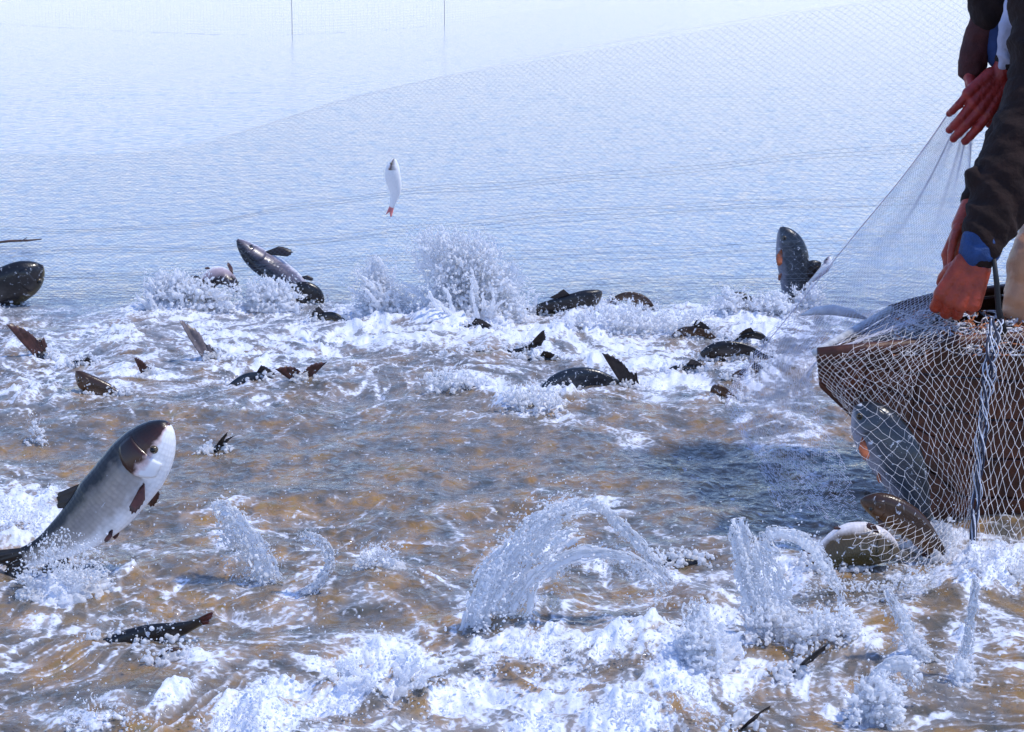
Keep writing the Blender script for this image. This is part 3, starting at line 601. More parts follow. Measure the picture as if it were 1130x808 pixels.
def cloud_pts(poly, wl, depth=.16, n=6000, thr=.05, rr=(.0016, .0052), dY=0.0, fine=26, drops=.12):
    Y = WY(wl) + dY; pl = np.array(poly, float); x0, y0 = pl.min(0); x1, y1 = pl.max(0)
    m = n * 6; px = rng.uniform(x0, x1, m); py = rng.uniform(y0, y1, m); ins = np.zeros(m, bool); dmin = np.full(m, 1e9)
    for k in range(len(pl)):
        a, b = pl[k - 1], pl[k]
        cnd = (a[1] > py) != (b[1] > py); den = (b[1] - a[1]) if abs(b[1] - a[1]) > 1e-9 else 1e-9
        ins ^= cnd & (px < (b[0] - a[0]) * (py - a[1]) / den + a[0])
        ab = b - a; t = np.clip(((px - a[0]) * ab[0] + (py - a[1]) * ab[1]) / (ab @ ab + 1e-9), 0, 1)
        dmin = np.minimum(dmin, np.hypot(px - a[0] - t * ab[0], py - a[1] - t * ab[1]))
    dd = np.where(ins, dmin, -dmin)
    q = rng.uniform(-1, 1, m); s_ = F / (Y * 1.02); X = px / s_; Z = py / s_
    up = np.clip((py - y0) / (y1 - y0 + 1e-6), 0, 1)
    nz = fbm(X * fine + q * 1.3, Z * fine * .8 + q * 1.7, 33, 3, .6) + .5 * perlin(X * 60 + q * 3, Z * 38, 41)
    keep = nz + np.clip(dd / 26, -1.2, .55) + up * .25 - .35 * q * q > thr + .15
    ok = np.nonzero(keep & (dd > -14))[0][:int(n * .5)]; P_, R_ = [], []
    for i in ok:
        p = P(px[i], py[i], Y + q[i] * depth * .5 * (.35 + .65 * up[i]))
        if up[i] > .7: p.z -= random.random() * .035
        if p.z < -.03: continue
        k_ = max(1, Y / 5.4); r0 = random.uniform(*rr) * (.85 + .5 * up[i]) * k_ * (1 if dd[i] > 2 else .8)
        dx = (px[i] - (x0 + x1) / 2) / (x1 - x0 + 1) * 1.3 + .5 * nz[i]; dz = .25 + .9 * (1 - up[i]) * (1 if random.random() < .7 else -.6)
        dv = Vector((dx, random.gauss(0, .3), dz)).normalized(); ln = random.uniform(.004, .030) * k_ * (1.15 - .7 * up[i]); m_ = max(1, int(ln / (r0 * .9)))
        bend = Vector((random.gauss(0, .3), random.gauss(0, .3), -.5)) * ln
        for q_ in range(m_ + 1):
            t_ = q_ / max(1, m_); P_.append(p + dv * ln * t_ + bend * t_ * t_); R_.append(r0 * (1 - .7 * t_))
        if random.random() < drops: DROPS.append((p + Vector((random.gauss(0, .018), random.gauss(0, .018), random.gauss(0, .018))), random.uniform(.0008, .0026)))
    return P_, R_
def arc_pts(path, wl, width=14, strands=16, n=70, rr=(.0026, .006), sheet=0.0, dY=0.0, ragged=.25):
    """a rope or sheet of water following a path in the air"""
    Y = WY(wl) + dY; s = F / (Y * 1.02); P_, R_ = [], []
    c = [P(p[0], p[1], Y + (p[2] if len(p) > 2 else 0)) for p in path]
    for k in range(strands):
        off = random.gauss(0, .5); offy = random.gauss(0, .6); ph = random.uniform(0, 7); f0 = random.uniform(3, 9)
        a0 = random.uniform(0, ragged); a1 = 1 - random.uniform(0, ragged)
        cc = catmull([np.array(q) for q in c], n)
        for i in range(n):
            q = i / (n - 1)
            if q < a0 or q > a1: continue
            p = Vector(cc[i]); t = Vector(cc[min(i + 1, n - 1)]) - Vector(cc[max(i - 1, 0)]); t.normalize()
            nn = t.cross(Vector((0, 1, 0))).normalized()
            wd = (width / s) * (.35 + .9 * q)
            p = p + nn * (off * wd + math.sin(ph + q * f0) * .004) + Vector((0, offy * wd * .6, 0)) + Vector((random.gauss(0, .0012), random.gauss(0, .0012), random.gauss(0, .0012)))
            r = random.uniform(*rr) * (1.25 - .4 * q)
            if random.random() < .12 + .25 * abs(math.sin(ph * 3 + q * 11)): continue
            P_.append(p); R_.append(r)
            if random.random() < .22: DROPS.append((p + Vector((random.gauss(0, .012), random.gauss(0, .012), random.gauss(0, .012))), random.uniform(.0008, .0022)))
    return P_, R_
def film(path, wl, w0, w1, dY=0.0, hole=.1, na=110, nb=26, seed=0, thick=.0012):
    """a torn, rippled film of water with real thickness, w0..w1 photo pixels wide at its two ends"""
    Y = WY(wl) + dY; s_ = F / (Y * 1.02); c = catmull([P(p[0], p[1], Y) for p in path], na)
    ii, jj = np.meshgrid(np.arange(na), np.arange(nb), indexing='ij'); u = ii / (na - 1); v = jj / (nb - 1) * 2 - 1
    C_ = np.array(c); T = np.gradient(C_, axis=0); T /= np.linalg.norm(T, axis=1)[:, None]; Nn = np.cross(T, np.array([0, 1., 0])); Nn /= np.linalg.norm(Nn, axis=1)[:, None]
    Wd = (w0 * (1 - u) + w1 * u) / s_ * .5 * (1 + .35 * perlin(u * 9 + seed, u * 0 + seed, 91))
    rip = .010 * perlin(u * 5 + seed, v * 2.4, 92) + .0035 * perlin(u * 14, v * 9 + seed, 93)
    lat = v * Wd + .004 * perlin(u * 16, v * 5, 94)
    Pt = C_[ii] + Nn[ii] * lat[..., None] + np.array([0, 1., 0]) * (rip + .02 * np.cos(v * 1.5))[..., None]
    hol = 1.0 * perlin(u * 7 + seed * 3, v * 5.5, 95) + .8 * perlin(u * 26, v * 11 + seed, 96) + .5 * perlin(u * 60, v * 20, 97)
    keep = hol > hole - .55 * (1 - np.abs(v) ** 3) + .5 * np.abs(v) ** 6 + .5 * sstep(.8, 1, u) + .4 * sstep(.08, 0, u)
    V_ = []; F_ = []; idx = {}
    nrm = np.array([0, 1., 0.0])
    def g(i, j, k):
        if (i, j, k) not in idx:
            idx[(i, j, k)] = len(V_); V_.append(tuple(Pt[i, j] + nrm * thick * (.5 - k) * (1 + .8 * hol[i, j])))
        return idx[(i, j, k)]
    ok = lambda i, j: 0 <= i < na - 1 and 0 <= j < nb - 1 and keep[i, j]
    for i in range(na - 1):
        for j in range(nb - 1):
            if not keep[i, j]: continue
            F_.append((g(i, j, 0), g(i + 1, j, 0), g(i + 1, j + 1, 0), g(i, j + 1, 0))); F_.append((g(i, j, 1), g(i, j + 1, 1), g(i + 1, j + 1, 1), g(i + 1, j, 1)))
            for a, b, q in (((i, j), (i + 1, j), (i, j - 1)), ((i + 1, j), (i + 1, j + 1), (i + 1, j)), ((i + 1, j + 1), (i, j + 1), (i, j + 1)), ((i, j + 1), (i, j), (i - 1, j))):
                if not ok(*q): F_.append((g(*a, 0), g(*a, 1), g(*b, 1), g(*b, 0)))
    return V_, F_
def merge(*prs):
    a, b = [], []
    for p, r in prs: a += p; b += r
    return a, b

splash_thing('tallest plume of white spray behind the foam at centre', *merge(cloud_pts([(448, 356), (466, 335), (478, 305), (462, 276), (450, 258), (482, 248), (520, 254), (548, 276), (562, 300), (578, 328), (592, 356)], 352, .26, 15000, -.12, (.0016, .005), fine=15, drops=.25), plume_pts(515, 352, 120, 120, -.2, 40), plume_pts(560, 350, 60, 60, .1, 14)), sheets=(film([(520, 356), (506, 330), (490, 296), (462, 262)], 352, 70, 50, hole=.25, seed=14), film([(530, 356), (530, 326), (528, 290), (515, 256)], 352, 80, 50, .04, hole=.25, seed=15), film([(550, 356), (556, 330), (566, 306), (560, 286)], 352, 50, 20, -.03, hole=.2, seed=16)))
splash_thing('smaller pointed plume of spray left of the tallest one', *merge(cloud_pts([(388, 354), (398, 325), (404, 305), (411, 283), (421, 300), (432, 322), (448, 335), (462, 354)], 349, .2, 8000, -.12, (.0016, .005), fine=15, drops=.25), plume_pts(425, 349, 60, 90, -.3, 20)), sheets=(film([(432, 354), (424, 330), (416, 306), (411, 282)], 350, 60, 12, hole=.15, seed=17),))
splash_thing('wide burst of spray around the white belly carp', *merge(cloud_pts([(158, 344), (160, 318), (172, 300), (195, 296), (215, 304), (236, 318), (262, 330), (268, 344)], 342, .22, 8000, -.05, fine=16, drops=.2), plume_pts(190, 342, 70, 50, -.1, 20)))
splash_thing('white spray at the foot of the rearing long carp', *merge(cloud_pts([(272, 340), (276, 318), (290, 305), (305, 303), (318, 314), (326, 332), (340, 342)], 341, .14, 4500, -.05, fine=16, drops=.2), plume_pts(302, 340, 50, 40, .2, 14)))
splash_thing('white spray just left of the upright grey carp', *cloud_pts([(822, 352), (826, 334), (840, 322), (858, 318), (872, 330), (878, 352)], 350, .16, 2600, drops=.2))
splash_thing('small white spray beside the dark carp head left of the upright grey carp', *cloud_pts([(782, 350), (788, 332), (800, 314), (812, 318), (822, 334), (826, 350)], 349, .14, 1800))
splash_thing('small white spray right of the upright grey carp', *cloud_pts([(872, 340), (882, 322), (896, 312), (905, 322), (910, 340)], 338, .12, 1500))
splash_thing('low white spray before the speckled centre carp', *merge(cloud_pts([(590, 374), (610, 352), (640, 344), (670, 330), (700, 330), (730, 342), (780, 340), (790, 362), (700, 368), (640, 374)], 368, .2, 5500), plume_pts(700, 362, 90, 26, 0, 14)), stuff=True)
splash_thing('foam heap in the middle of the churned water', *cloud_pts([(545, 460), (552, 432), (572, 422), (592, 416), (612, 428), (622, 444), (632, 460)], 456, .2, 2600, .2))
splash_thing('low broken foam left of the foam heap', *cloud_pts([(460, 430), (475, 408), (500, 402), (530, 410), (550, 424), (540, 436)], 432, .18, 1500, .3), stuff=True)
splash_thing('white foam flung up behind the leaping carp at the left edge', *cloud_pts([(-20, 640), (-20, 560), (5, 548), (30, 556), (52, 535), (72, 530), (60, 560), (40, 600), (20, 640)], 590, .3, 6500, .16, (.0016, .0040), fine=15, drops=.2), stuff=True)
splash_thing('foam collar round the tail of the leaping carp', *merge(cloud_pts([(10, 664), (20, 620), (40, 598), (62, 584), (92, 590), (116, 608), (124, 640), (90, 658), (50, 672)], 655, .16, 5200, .16, (.0016, .004), fine=18, drops=.3), plume_pts(70, 655, 90, 30, .1, 26)), stuff=True)
splash_thing('lacy spout of water bending left behind the leaping carp', *merge(cloud_pts([(230, 556), (248, 552), (262, 570), (284, 592), (304, 620), (312, 648), (280, 644), (262, 620), (244, 600), (236, 578)], 645, .1, 5200, .12, (.0014, .0038), dY=.04, fine=34), arc_pts([(300, 640), (275, 600), (252, 568), (234, 558)], 640, 12, 12, 60)), sheets=(film([(304, 648), (282, 604), (256, 570), (234, 556)], 645, 34, 22, hole=.1, seed=8),))
splash_thing('thin curl of water beside the lacy spout', *arc_pts([(326, 660), (348, 648), (364, 622), (356, 600), (338, 590), (320, 594)], 655, 8, 16, 60, rr=(.0016, .004)), sheets=(film([(326, 660), (350, 646), (364, 620), (354, 598), (330, 592)], 656, 14, 12, hole=.05, seed=9),))
splash_thing('small crown of water in the open centre water', *merge(cloud_pts([(394, 636), (396, 606), (408, 598), (436, 602), (442, 612), (420, 622), (430, 636)], 632, .12, 2400, .15, (.0014, .0038)), plume_pts(418, 630, 50, 26, -.1, 20)))
splash_thing('big arch of clear water curving over the centre foreground', *merge(
    cloud_pts([(518, 702), (524, 664), (545, 622), (570, 590), (600, 566), (630, 552), (662, 546), (668, 556), (640, 566), (625, 590), (600, 612), (580, 640), (560, 668), (545, 702)], 696, .14, 4200, .2, (.0013, .0036), fine=40),
    arc_pts([(524, 700), (540, 640), (580, 588), (618, 560), (655, 550)], 700, 20, 26, 110, rr=(.0016, .0042)),
    arc_pts([(645, 552), (668, 562), (690, 588), (720, 615), (748, 652)], 690, 7, 26, 90, rr=(.002, .0042)),
    cloud_pts([(590, 640), (612, 612), (650, 600), (690, 608), (726, 636), (742, 658), (718, 650), (680, 626), (640, 622), (610, 648)], 690, .1, 3600, .2, (.0013, .0034), fine=40),
    arc_pts([(560, 690), (580, 640), (640, 610), (690, 616), (738, 655)], 690, 10, 26, 90, rr=(.002, .0042))), sheets=(film([(522, 706), (540, 645), (578, 596), (618, 568), (660, 552)], 698, 44, 22, hole=.0, seed=1), film([(540, 690), (566, 640), (600, 606), (640, 584)], 696, 40, 30, .05, hole=.15, seed=2), film([(640, 556), (668, 566), (700, 594), (745, 650)], 692, 16, 12, hole=.1, seed=3), film([(570, 680), (596, 634), (645, 612), (700, 620), (740, 656)], 694, 26, 14, -.03, hole=.1, seed=4)))
splash_thing('falling sheet of water streaks left of the olive carp', *merge(
    arc_pts([(812, 578), (822, 620), (832, 660), (842, 704)], 700, 20, 30, 100, rr=(.0016, .0040)), arc_pts([(838, 590), (846, 625), (856, 665), (868, 704)], 700, 16, 16, 90, rr=(.0016, .0034)),
    arc_pts([(846, 588), (880, 594), (906, 618), (930, 664)], 700, 5, 28, 80, rr=(.002, .004)), cloud_pts([(812, 706), (826, 670), (850, 660), (880, 676), (892, 706)], 704, .14, 2400, .2)), sheets=(film([(814, 574), (822, 620), (834, 665), (846, 712)], 702, 26, 48, hole=-.05, seed=5), film([(840, 590), (850, 630), (862, 670), (872, 708)], 702, 30, 46, .04, hole=.15, seed=6), film([(846, 588), (882, 594), (908, 618), (932, 668)], 700, 20, 12, hole=.0, seed=7)))
splash_thing('white splash heap at the foot of the falling sheet', *cloud_pts([(870, 716), (880, 684), (900, 668), (930, 664), (946, 680), (950, 706), (920, 716)], 712, .16, 3000, .18))
splash_thing('slanting spurt of water below the olive carp', *merge(cloud_pts([(980, 654), (994, 660), (1006, 690), (1020, 712), (1030, 740), (1008, 732), (992, 700)], 735, .08, 2600, .2, (.0013, .0034)), arc_pts([(985, 660), (1000, 690), (1012, 715), (1028, 730)], 735, 6, 8, 50)), sheets=(film([(980, 654), (998, 688), (1014, 716), (1030, 738)], 736, 16, 26, hole=.05, seed=10),))
splash_thing('low curl of water near the bottom right below the slanting spurt', *merge(arc_pts([(950, 775), (970, 742), (1000, 732), (1014, 762)], 780, 8, 18, 50), cloud_pts([(930, 790), (945, 752), (975, 740), (1000, 760), (1000, 790)], 786, .14, 3000, .2)), sheets=(film([(946, 786), (968, 748), (996, 734), (1014, 764)], 782, 26, 16, hole=.05, seed=11),))
splash_thing('thin vertical trickle of water under the bunched net', *merge(arc_pts([(1078, 640), (1073, 680), (1067, 715), (1058, 752)], 750, 4, 14, 70, rr=(.0012, .0034)), cloud_pts([(1044, 758), (1054, 728), (1070, 724), (1076, 758)], 755, .08, 1500, .1)), sheets=(film([(1078, 640), (1073, 680), (1067, 715), (1058, 752)], 752, 10, 18, hole=.1, seed=12),))
splash_thing('bright foam burst where the net meets the water', *merge(cloud_pts([(1046, 648), (1060, 604), (1084, 596), (1110, 604), (1150, 592), (1160, 648)], 640, .26, 2600, .25, (.0016, .0040), fine=18, drops=.3), plume_pts(1095, 636, 80, 36, 0, 26)), stuff=True)
splash_thing('ragged foam washing over the olive carp at the foot of the net', *cloud_pts([(880, 664), (890, 630), (910, 634), (940, 640), (975, 638), (1000, 622), (1030, 618), (1044, 640), (1020, 662), (940, 668)], 655, .16, 5200, .1, (.0014, .0038), fine=20), stuff=True)
splash_thing('small foam burst at the corner of the boat bow', *cloud_pts([(1014, 616), (1022, 590), (1036, 574), (1048, 588), (1054, 616)], 612, .14, 2600, .05), stuff=True)
splash_thing('broad foam crest in the left centre foreground', *merge(cloud_pts([(346, 782), (360, 738), (380, 716), (410, 706), (440, 704), (470, 716), (500, 740), (510, 770), (430, 784)], 770, .34, 1500, .34, (.0016, .0040), fine=16, drops=.5), plume_pts(420, 755, 100, 60, 0, 26, .8, False)), stuff=True)
splash_thing('long ragged foam crest in the right centre foreground', *cloud_pts([(520, 742), (545, 706), (580, 694), (620, 700), (660, 692), (700, 690), (745, 702), (750, 730), (690, 740), (600, 748)], 738, .26, 1500, .34, (.0016, .0040), fine=16, drops=.5), stuff=True)
splash_thing('upright foam fingers at the end of the long crest', *merge(cloud_pts([(748, 742), (756, 704), (766, 672), (776, 660), (784, 690), (800, 716), (806, 742)], 738, .16, 4600, .05), plume_pts(775, 734, 60, 80, .1, 26)), sheets=(film([(778, 742), (774, 716), (768, 690), (766, 662)], 738, 46, 12, hole=.1, seed=13),))
splash_thing('heap of foam at the bottom edge right of centre', *cloud_pts([(640, 830), (655, 784), (690, 756), (740, 744), (785, 752), (808, 780), (812, 830)], 812, .36, 1500, .34, (.0016, .0040), fine=16, drops=.5), stuff=True)
splash_thing('foam burst at the bottom edge left of centre', *cloud_pts([(190, 830), (215, 790), (260, 764), (310, 758), (360, 776), (380, 830)], 815, .34, 1500, .34, (.0016, .0040), fine=16, drops=.5), stuff=True)
splash_thing('foam burst in the bottom left corner', *cloud_pts([(60, 830), (80, 786), (104, 760), (130, 770), (160, 792), (170, 830)], 812, .26, 1500, .34, (.0016, .0040), fine=16, drops=.5), stuff=True)
splash_thing('small white spurt standing alone near the left edge', *cloud_pts([(26, 488), (32, 470), (37, 455), (42, 468), (54, 488)], 486, .08, 1100, .0, (.0016, .004)))
def collar(root, Y, k):
    """foam piled where a body breaks the surface"""
    c = [o for o in root.children if o.name.startswith('body')][0]; n = len(c.data.vertices)
    co = np.empty(n * 3, np.float32); c.data.vertices.foreach_get('co', co); co = co.reshape(-1, 3).astype(float)
    w = co[np.abs(co[:, 2] - height(co[:, 0], co[:, 1])) < .022]
    if len(w) < 3: return
    v = w[rng.integers(0, len(w), k)]; a = rng.uniform(0, 6.3, k); d = np.abs(rng.normal(0, .020, k)); x = v[:, 0] + np.cos(a) * d; y = v[:, 1] + np.sin(a) * d
    ok = perlin(x * 26, y * 26, 5) > -.10; x, y, d = x[ok], y[ok], d[ok]; h = height(x, y); up = np.abs(rng.normal(0, .013, len(x))) * np.clip(1.2 - d / .05, 0, 2)
    for i in range(len(x)):
        p = Vector((x[i], y[i], h[i] + up[i])); CP.append(p); CR.append(random.uniform(.0024, .0072))
        if random.random() < .12: DROPS.append((p + Vector((random.gauss(0, .02), random.gauss(0, .02), abs(random.gauss(0, .03)))), random.uniform(.0009, .0024)))
CP, CR = [], []
for rt, Yy in FISH_WL:
    if rt is BIG or 'slim white fish' in rt['label']: continue
    collar(rt, Yy, 520)
o = link('foam_rim', blob_mesh(CP, CR, .0036), M_SPLASH); tag(o, 'ragged white foam clinging round the bodies and fins of the carp', 'foam', kind='stuff')

def scatter_foam():
    """lumps and beads lying on the foam, and drops in the air over it"""
    n = 0; V = []; target = 26000
    xs = rng.uniform(-0.27, 0.27, 420000); r = rng.uniform(325, 850, 420000)
    ys = np.array([WY(a) for a in np.linspace(325, 850, 2000)]); ys = np.interp(r, np.linspace(325, 850, 2000), ys)
    X = xs * ys; f = foam_map(X, ys)
    cl = fbm(X * 16, ys * 14, 31, 3)
    keep = rng.random(len(X)) < np.clip((f - .42) * 1.4, 0, 1) ** 1.5 * np.clip(.4 + cl * 1.6, 0, 1) * .42
    X, Yv, f = X[keep], ys[keep], f[keep]
    h = height(X, Yv, f)
    out = np.stack([X, Yv, h + rng.exponential(.006, len(X)) * (0.3 + f)], 1); rad = np.clip(rng.exponential(.0011, len(X)) + .0009, 0, .005) * (Yv / 5.2) ** .3
    return out, rad
fp, frd = scatter_foam()
print('foam beads', len(fp), 'drops', len(DROPS))
def beads(name, pts, rad, mat):
    bm = bmesh.new(); bmesh.ops.create_icosphere(bm, subdivisions=1, radius=1); base = np.array([v.co[:] for v in bm.verts]); fc = np.array([[v.index for v in f.verts] for f in bm.faces]); bm.free()
    n = len(pts); st = rng.uniform(.6, 1.7, (n, 1, 3)) * np.asarray(rad)[:, None, None]
    V = (np.asarray(pts)[:, None, :] + base[None] * st).reshape(-1, 3)
    Fq = (fc[None] + (np.arange(n) * len(base))[:, None, None]).reshape(-1, 3)
    return link(name, mesh_np(V, Fq, name), mat)
for k in range(90):
    q = random.random(); p = P(434 + random.gauss(0, 3 + 10 * q), 236 + q * 90, 7.9 + random.gauss(0, .03)); DROPS.append((p, random.uniform(.001, .0026)))
lim = 15000
sel = rng.permutation(len(fp))[:lim]
tag(beads('foam_beads', fp[sel], frd[sel], M_SPLASH), kind='stuff', label='white foam beads and bubbles lying on the churned water', cat='foam')
dsel = random.sample(DROPS, min(len(DROPS), 11000))
xs = rng.uniform(-.26, .26, 3000); rr_ = rng.uniform(345, 830, 3000); extra = []
for a, b in zip(xs, rr_):
    Yy = WY(b); extra.append((Vector((a * Yy, Yy, abs(random.gauss(.02, .05)) + .01)), random.uniform(.0008, .0024)))
dsel += extra
tag(beads('water_drops', np.array([d[0][:] for d in dsel]), [d[1] for d in dsel], M_DROP), kind='stuff', label='fine drops of water flying over the churned surface', cat='water drops')

# ------------------------------------------------------------------ nets
M_NETW = simple('white_twine', (0.72, 0.68, 0.66), 0.6, 0.25, 60); M_NETF = simple('fine_blue_mesh', (0.12, 0.15, 0.20), 0.7, 0.3, 8)
M_VEIL = simple('pale_fine_mesh', (0.75, 0.74, 0.84), 0.6, 0.15, 30); M_VEDGE = simple('pinkish_selvedge', (0.74, 0.60, 0.64), 0.7, 0.2, 60)
M_DARKR = simple('dark_blue_rope', (0.02, 0.025, 0.05), 0.7, 0.4, 80); M_PALER = simple('pale_rope', (0.65, 0.68, 0.75), 0.7, 0.3, 80); M_ORR = simple('orange_twine', (0.45, 0.16, 0.06), 0.7, 0.3, 80)
def surf(grid):
    """grid[row][col] of (px,py,Y) -> f(u,v) in world space"""
    G = [[np.array(P(*p)) for p in row] for row in grid]
    def cr(pts, t):
        m = len(pts); seg = m - 1; t = min(max(t, 0), 1) * seg; k = min(int(t), seg - 1); t -= k
        p0 = pts[k - 1] if k > 0 else 2 * pts[0] - pts[1]; p1, p2 = pts[k], pts[k + 1]; p3 = pts[k + 2] if k + 2 < m else 2 * pts[-1] - pts[-2]
        return 0.5 * ((2 * p1) + (-p0 + p2) * t + (2 * p0 - 5 * p1 + 4 * p2 - p3) * t * t + (-p0 + 3 * p1 - 3 * p2 + p3) * t ** 3)
    return lambda u, v: cr([cr(r, u) for r in G], v)
def net_panel(name, grid, nu, nv, r, mat, parent, jit=0.15, wav=0.0, square=False, drop=0.0, knots=0.0, keep=None, kind=None, straight=False):
    f = surf(grid); pts = {}
    V = []; Fc = []
    def pt(i, j):
        if (i, j) not in pts:
            u = (i + random.uniform(-jit, jit)) / nu; v = (j + random.uniform(-jit, jit)) / nv
            p = f(u, v); 
            if wav: p = p + np.array([math.sin(v * 9 + u * 3), math.sin(u * 17 + v * 5) + .6 * math.sin(u * 41 - v * 11), math.cos(u * 13)]) * wav
            pts[(i, j)] = p
        return pts[(i, j)]
    def seg(a, b):
        a = Vector(a); b = Vector(b); t = b - a
        if t.length < 1e-6: return
        m = (a + b) / 2 + Vector((random.gauss(0, .04), random.gauss(0, .04), -abs(random.gauss(.05, .05)))) * t.length
        n0 = t.cross(Vector((0, 1, .3))).normalized(); n1 = t.cross(n0).normalized(); bb = len(V)
        for p in ((a, b) if straight else (a, m, b)):
            for k in range(3):
                w = 2.094 * k; V.append(p + (n0 * math.cos(w) + n1 * math.sin(w)) * r)
        for s in ((0,) if straight else (0, 3)):
            for k in range(3): Fc.append((bb + s + k, bb + s + (k + 1) % 3, bb + s + 3 + (k + 1) % 3, bb + s + 3 + k))
    def ball(p, rr):
        bb = len(V); p = Vector(p)
        for d in ((1, 0, 0), (-1, 0, 0), (0, 1, 0), (0, -1, 0), (0, 0, 1), (0, 0, -1)): V.append(p + Vector(d) * rr)
        for q in ((0, 2, 4), (2, 1, 4), (1, 3, 4), (3, 0, 4), (2, 0, 5), (1, 2, 5), (3, 1, 5), (0, 3, 5)): Fc.append(tuple(bb + x for x in q))
    for j in range(nv):
        for i in range(nu + 1):
            if square:
                if keep and not keep(i / nu, j / nv): continue
                seg(pt(i, j), pt(i, j + 1))
                if i < nu: seg(pt(i, j), pt(i + 1, j))
            elif (i + j) % 2 == 0:
                if keep and not keep(i / nu, j / nv): continue
                for di in (-1, 1):
                    if 0 <= i + di <= nu and random.random() >= drop: seg(pt(i, j), pt(i + di, j + 1))
            if knots and ((i + j) % 2 == 0 or square): ball(pt(i, j), knots)
            if not square and (i + j) % 2 == 1:
                for di in (-1, 1):
                    if 0 <= i + di <= nu and random.random() >= drop and not (keep and not keep(i / nu, j / nv)): seg(pt(i, j), pt(i + di, j + 1)) if j + 1 <= nv and False else None
    o = link(name, mesh_from(V, Fc, name), mat, None, False); adopt(o, parent)
    if kind: o['kind'] = kind
    return o
def diamond(name, grid, nu, nv, r, mat, parent, **kw):
    """all diagonal twines: cells nu x nv"""
    return net_panel(name, grid, nu, nv, r, mat, parent, **kw)

# net wall behind the fish, hung from the boat side towards the left
NY = WY(333)
wall = empty('enclosure_net', P(300, 333, NY)); tag(wall, 'fine blue mesh net wall hanging in sagging folds behind the leaping fish', 'fishing net')
top = [(-260, 172), (0, 168), (210, 158), (400, 106), (620, 58), (900, 10), (1250, -30)]
gr = []
for q in (0, .33, .66, 1.0):
    gr.append([(p[0] + 0 * q, p[1] + (338 - p[1]) * q, NY + .10 * math.sin(q * 5 + k * 1.7)) for k, p in enumerate(top)])
gr.append([(p[0], 372, NY) for p in top])
net_panel('mesh_panel', gr, 420, 120, .00037, M_NETF, wall, straight=True, jit=.2, wav=.014, kind='stuff')
mb = MB(); mb.tube([Vector(x) for x in catmull([P(p[0], p[1], NY) for p in top], 80)], .0005, 4); adopt(mb.build('head_rope', M_VEIL), wall)

# rows where the hanging mesh sags and doubles over itself
random.seed(5)
for q0, cnt in ((.50, 3), (.66, 4), (.80, 5), (.93, 5)):
    mb = MB()
    for k in range(cnt):
        ph = random.uniform(0, 6); pts_ = []
        for i, p in enumerate(catmull([(a, b) for a, b in top], 150)):
            y = p[1] + (338 - p[1]) * (q0 + .012 * (k - cnt / 2)) + 3.2 * math.sin(i * .09 + ph * .2 + q0 * 20) + 1.3 * math.sin(i * .31 + ph)
            pts_.append(P(p[0], y, NY - .02 + .01 * math.sin(i * .7 + ph)))
        mb.tube(pts_, .00055, 3, False)
    o = adopt(mb.build('mesh_fold', M_NETF), wall)

# far net with stakes
far = empty('far_net', W(320, 38)); tag(far, 'distant pale net line curving over the water on thin stakes', 'fishing net')
fc = [(-90, 18), (0, 26), (160, 35), (322, 38), (490, 27), (590, 12), (660, 2), (760, -10)]
mbn = MB(); g0, g1 = [], []
for (a, b) in fc:
    w = W(a, b); g0.append(w); g1.append(w + Vector((0, 0, 1.1)))
cg0 = catmull(g0, 300); cg1 = catmull(g1, 300)
V = []; 
for j in range(24):
    q = j / 23; mbn.tube([Vector(a) * (1 - q) + Vector(b) * q for a, b in zip(cg0, cg1)], .0009, 3, False)
for i in range(0, 300): mbn.tube([Vector(cg0[i]), Vector(cg1[i])], .0009, 3, False)
adopt(mbn.build('mesh_panel', M_VEIL, None, False), far)
for (a, b) in ((322, 38), (490, 28)):
    w = W(a, b); mb = MB(); mb.tube([w + Vector((0, 0, -1)), w + Vector((.01, 0, .4)), w + Vector((-.02, 0, 1.6))], [.0055, .005, .0045], 8)
    adopt(mb.build('stake', simple('old_stake', (0.22, 0.22, 0.26), .8)), far)

# floating twig
mb = MB(); mb.tube([W(-6, 268, .012), W(12, 266, .016), W(30, 265.5, .014), W(46, 264, .02)], [.006, .007, .006, .003], 6); mb.tube([W(24, 266, .014), W(30, 262, .05)], [.003, .0015], 5)
tag(mb.build('twig', simple('wet_twig', (0.09, 0.045, 0.03), .7)), 'thin brown twig floating on the calm water at the left edge', 'twig')

# veil: fine mesh drawn up from the water to the hands
veil = empty('fine_net', P(980, 320, 5.3)); tag(veil, 'pale fine mesh net drawn up from the water to the hands beside the boat', 'fishing net')
vg = [[(1052, 118, 5.75), (1062, 122, 5.7), (1075, 130, 5.65)],
      [(1000, 190, 5.8), (1035, 198, 5.65), (1072, 205, 5.5)],
      [(946, 256, 5.85), (1010, 258, 5.6), (1066, 262, 5.3)],
      [(890, 325, 5.8), (960, 335, 5.5), (1035, 345, 5.2)],
      [(828, 402, 5.7), (872, 405, 5.4), (905, 398, 5.08)],
      [(800, 450, 5.6), (850, 470, 5.3), (905, 455, 5.0)],
      [(830, 510, 5.3), (880, 528, 5.1), (942, 530, 4.95)],
      [(850, 560, 5.1), (895, 566, 5.0), (950, 575, 4.9)]]
net_panel('mesh_panel', vg, 84, 210, .00052, M_VEIL, veil, jit=.2, wav=.009, keep=lambda u, v: random.random() < 1 - max(0, (v - .55) / .45) * .7, kind='stuff')
mb = MB(); mb.tube([Vector(x) for x in catmull([P(*r[0]) for r in vg[:6]], 60)], .0013, 6); adopt(mb.build('selvedge', M_VEDGE), veil)
mb = MB(); mb.tube([Vector(x) for x in catmull([P(r[2][0] - 3, r[2][1], r[2][2]) for r in vg[:4]], 60)], .0012, 6); adopt(mb.build('selvedge', M_VEIL), veil)

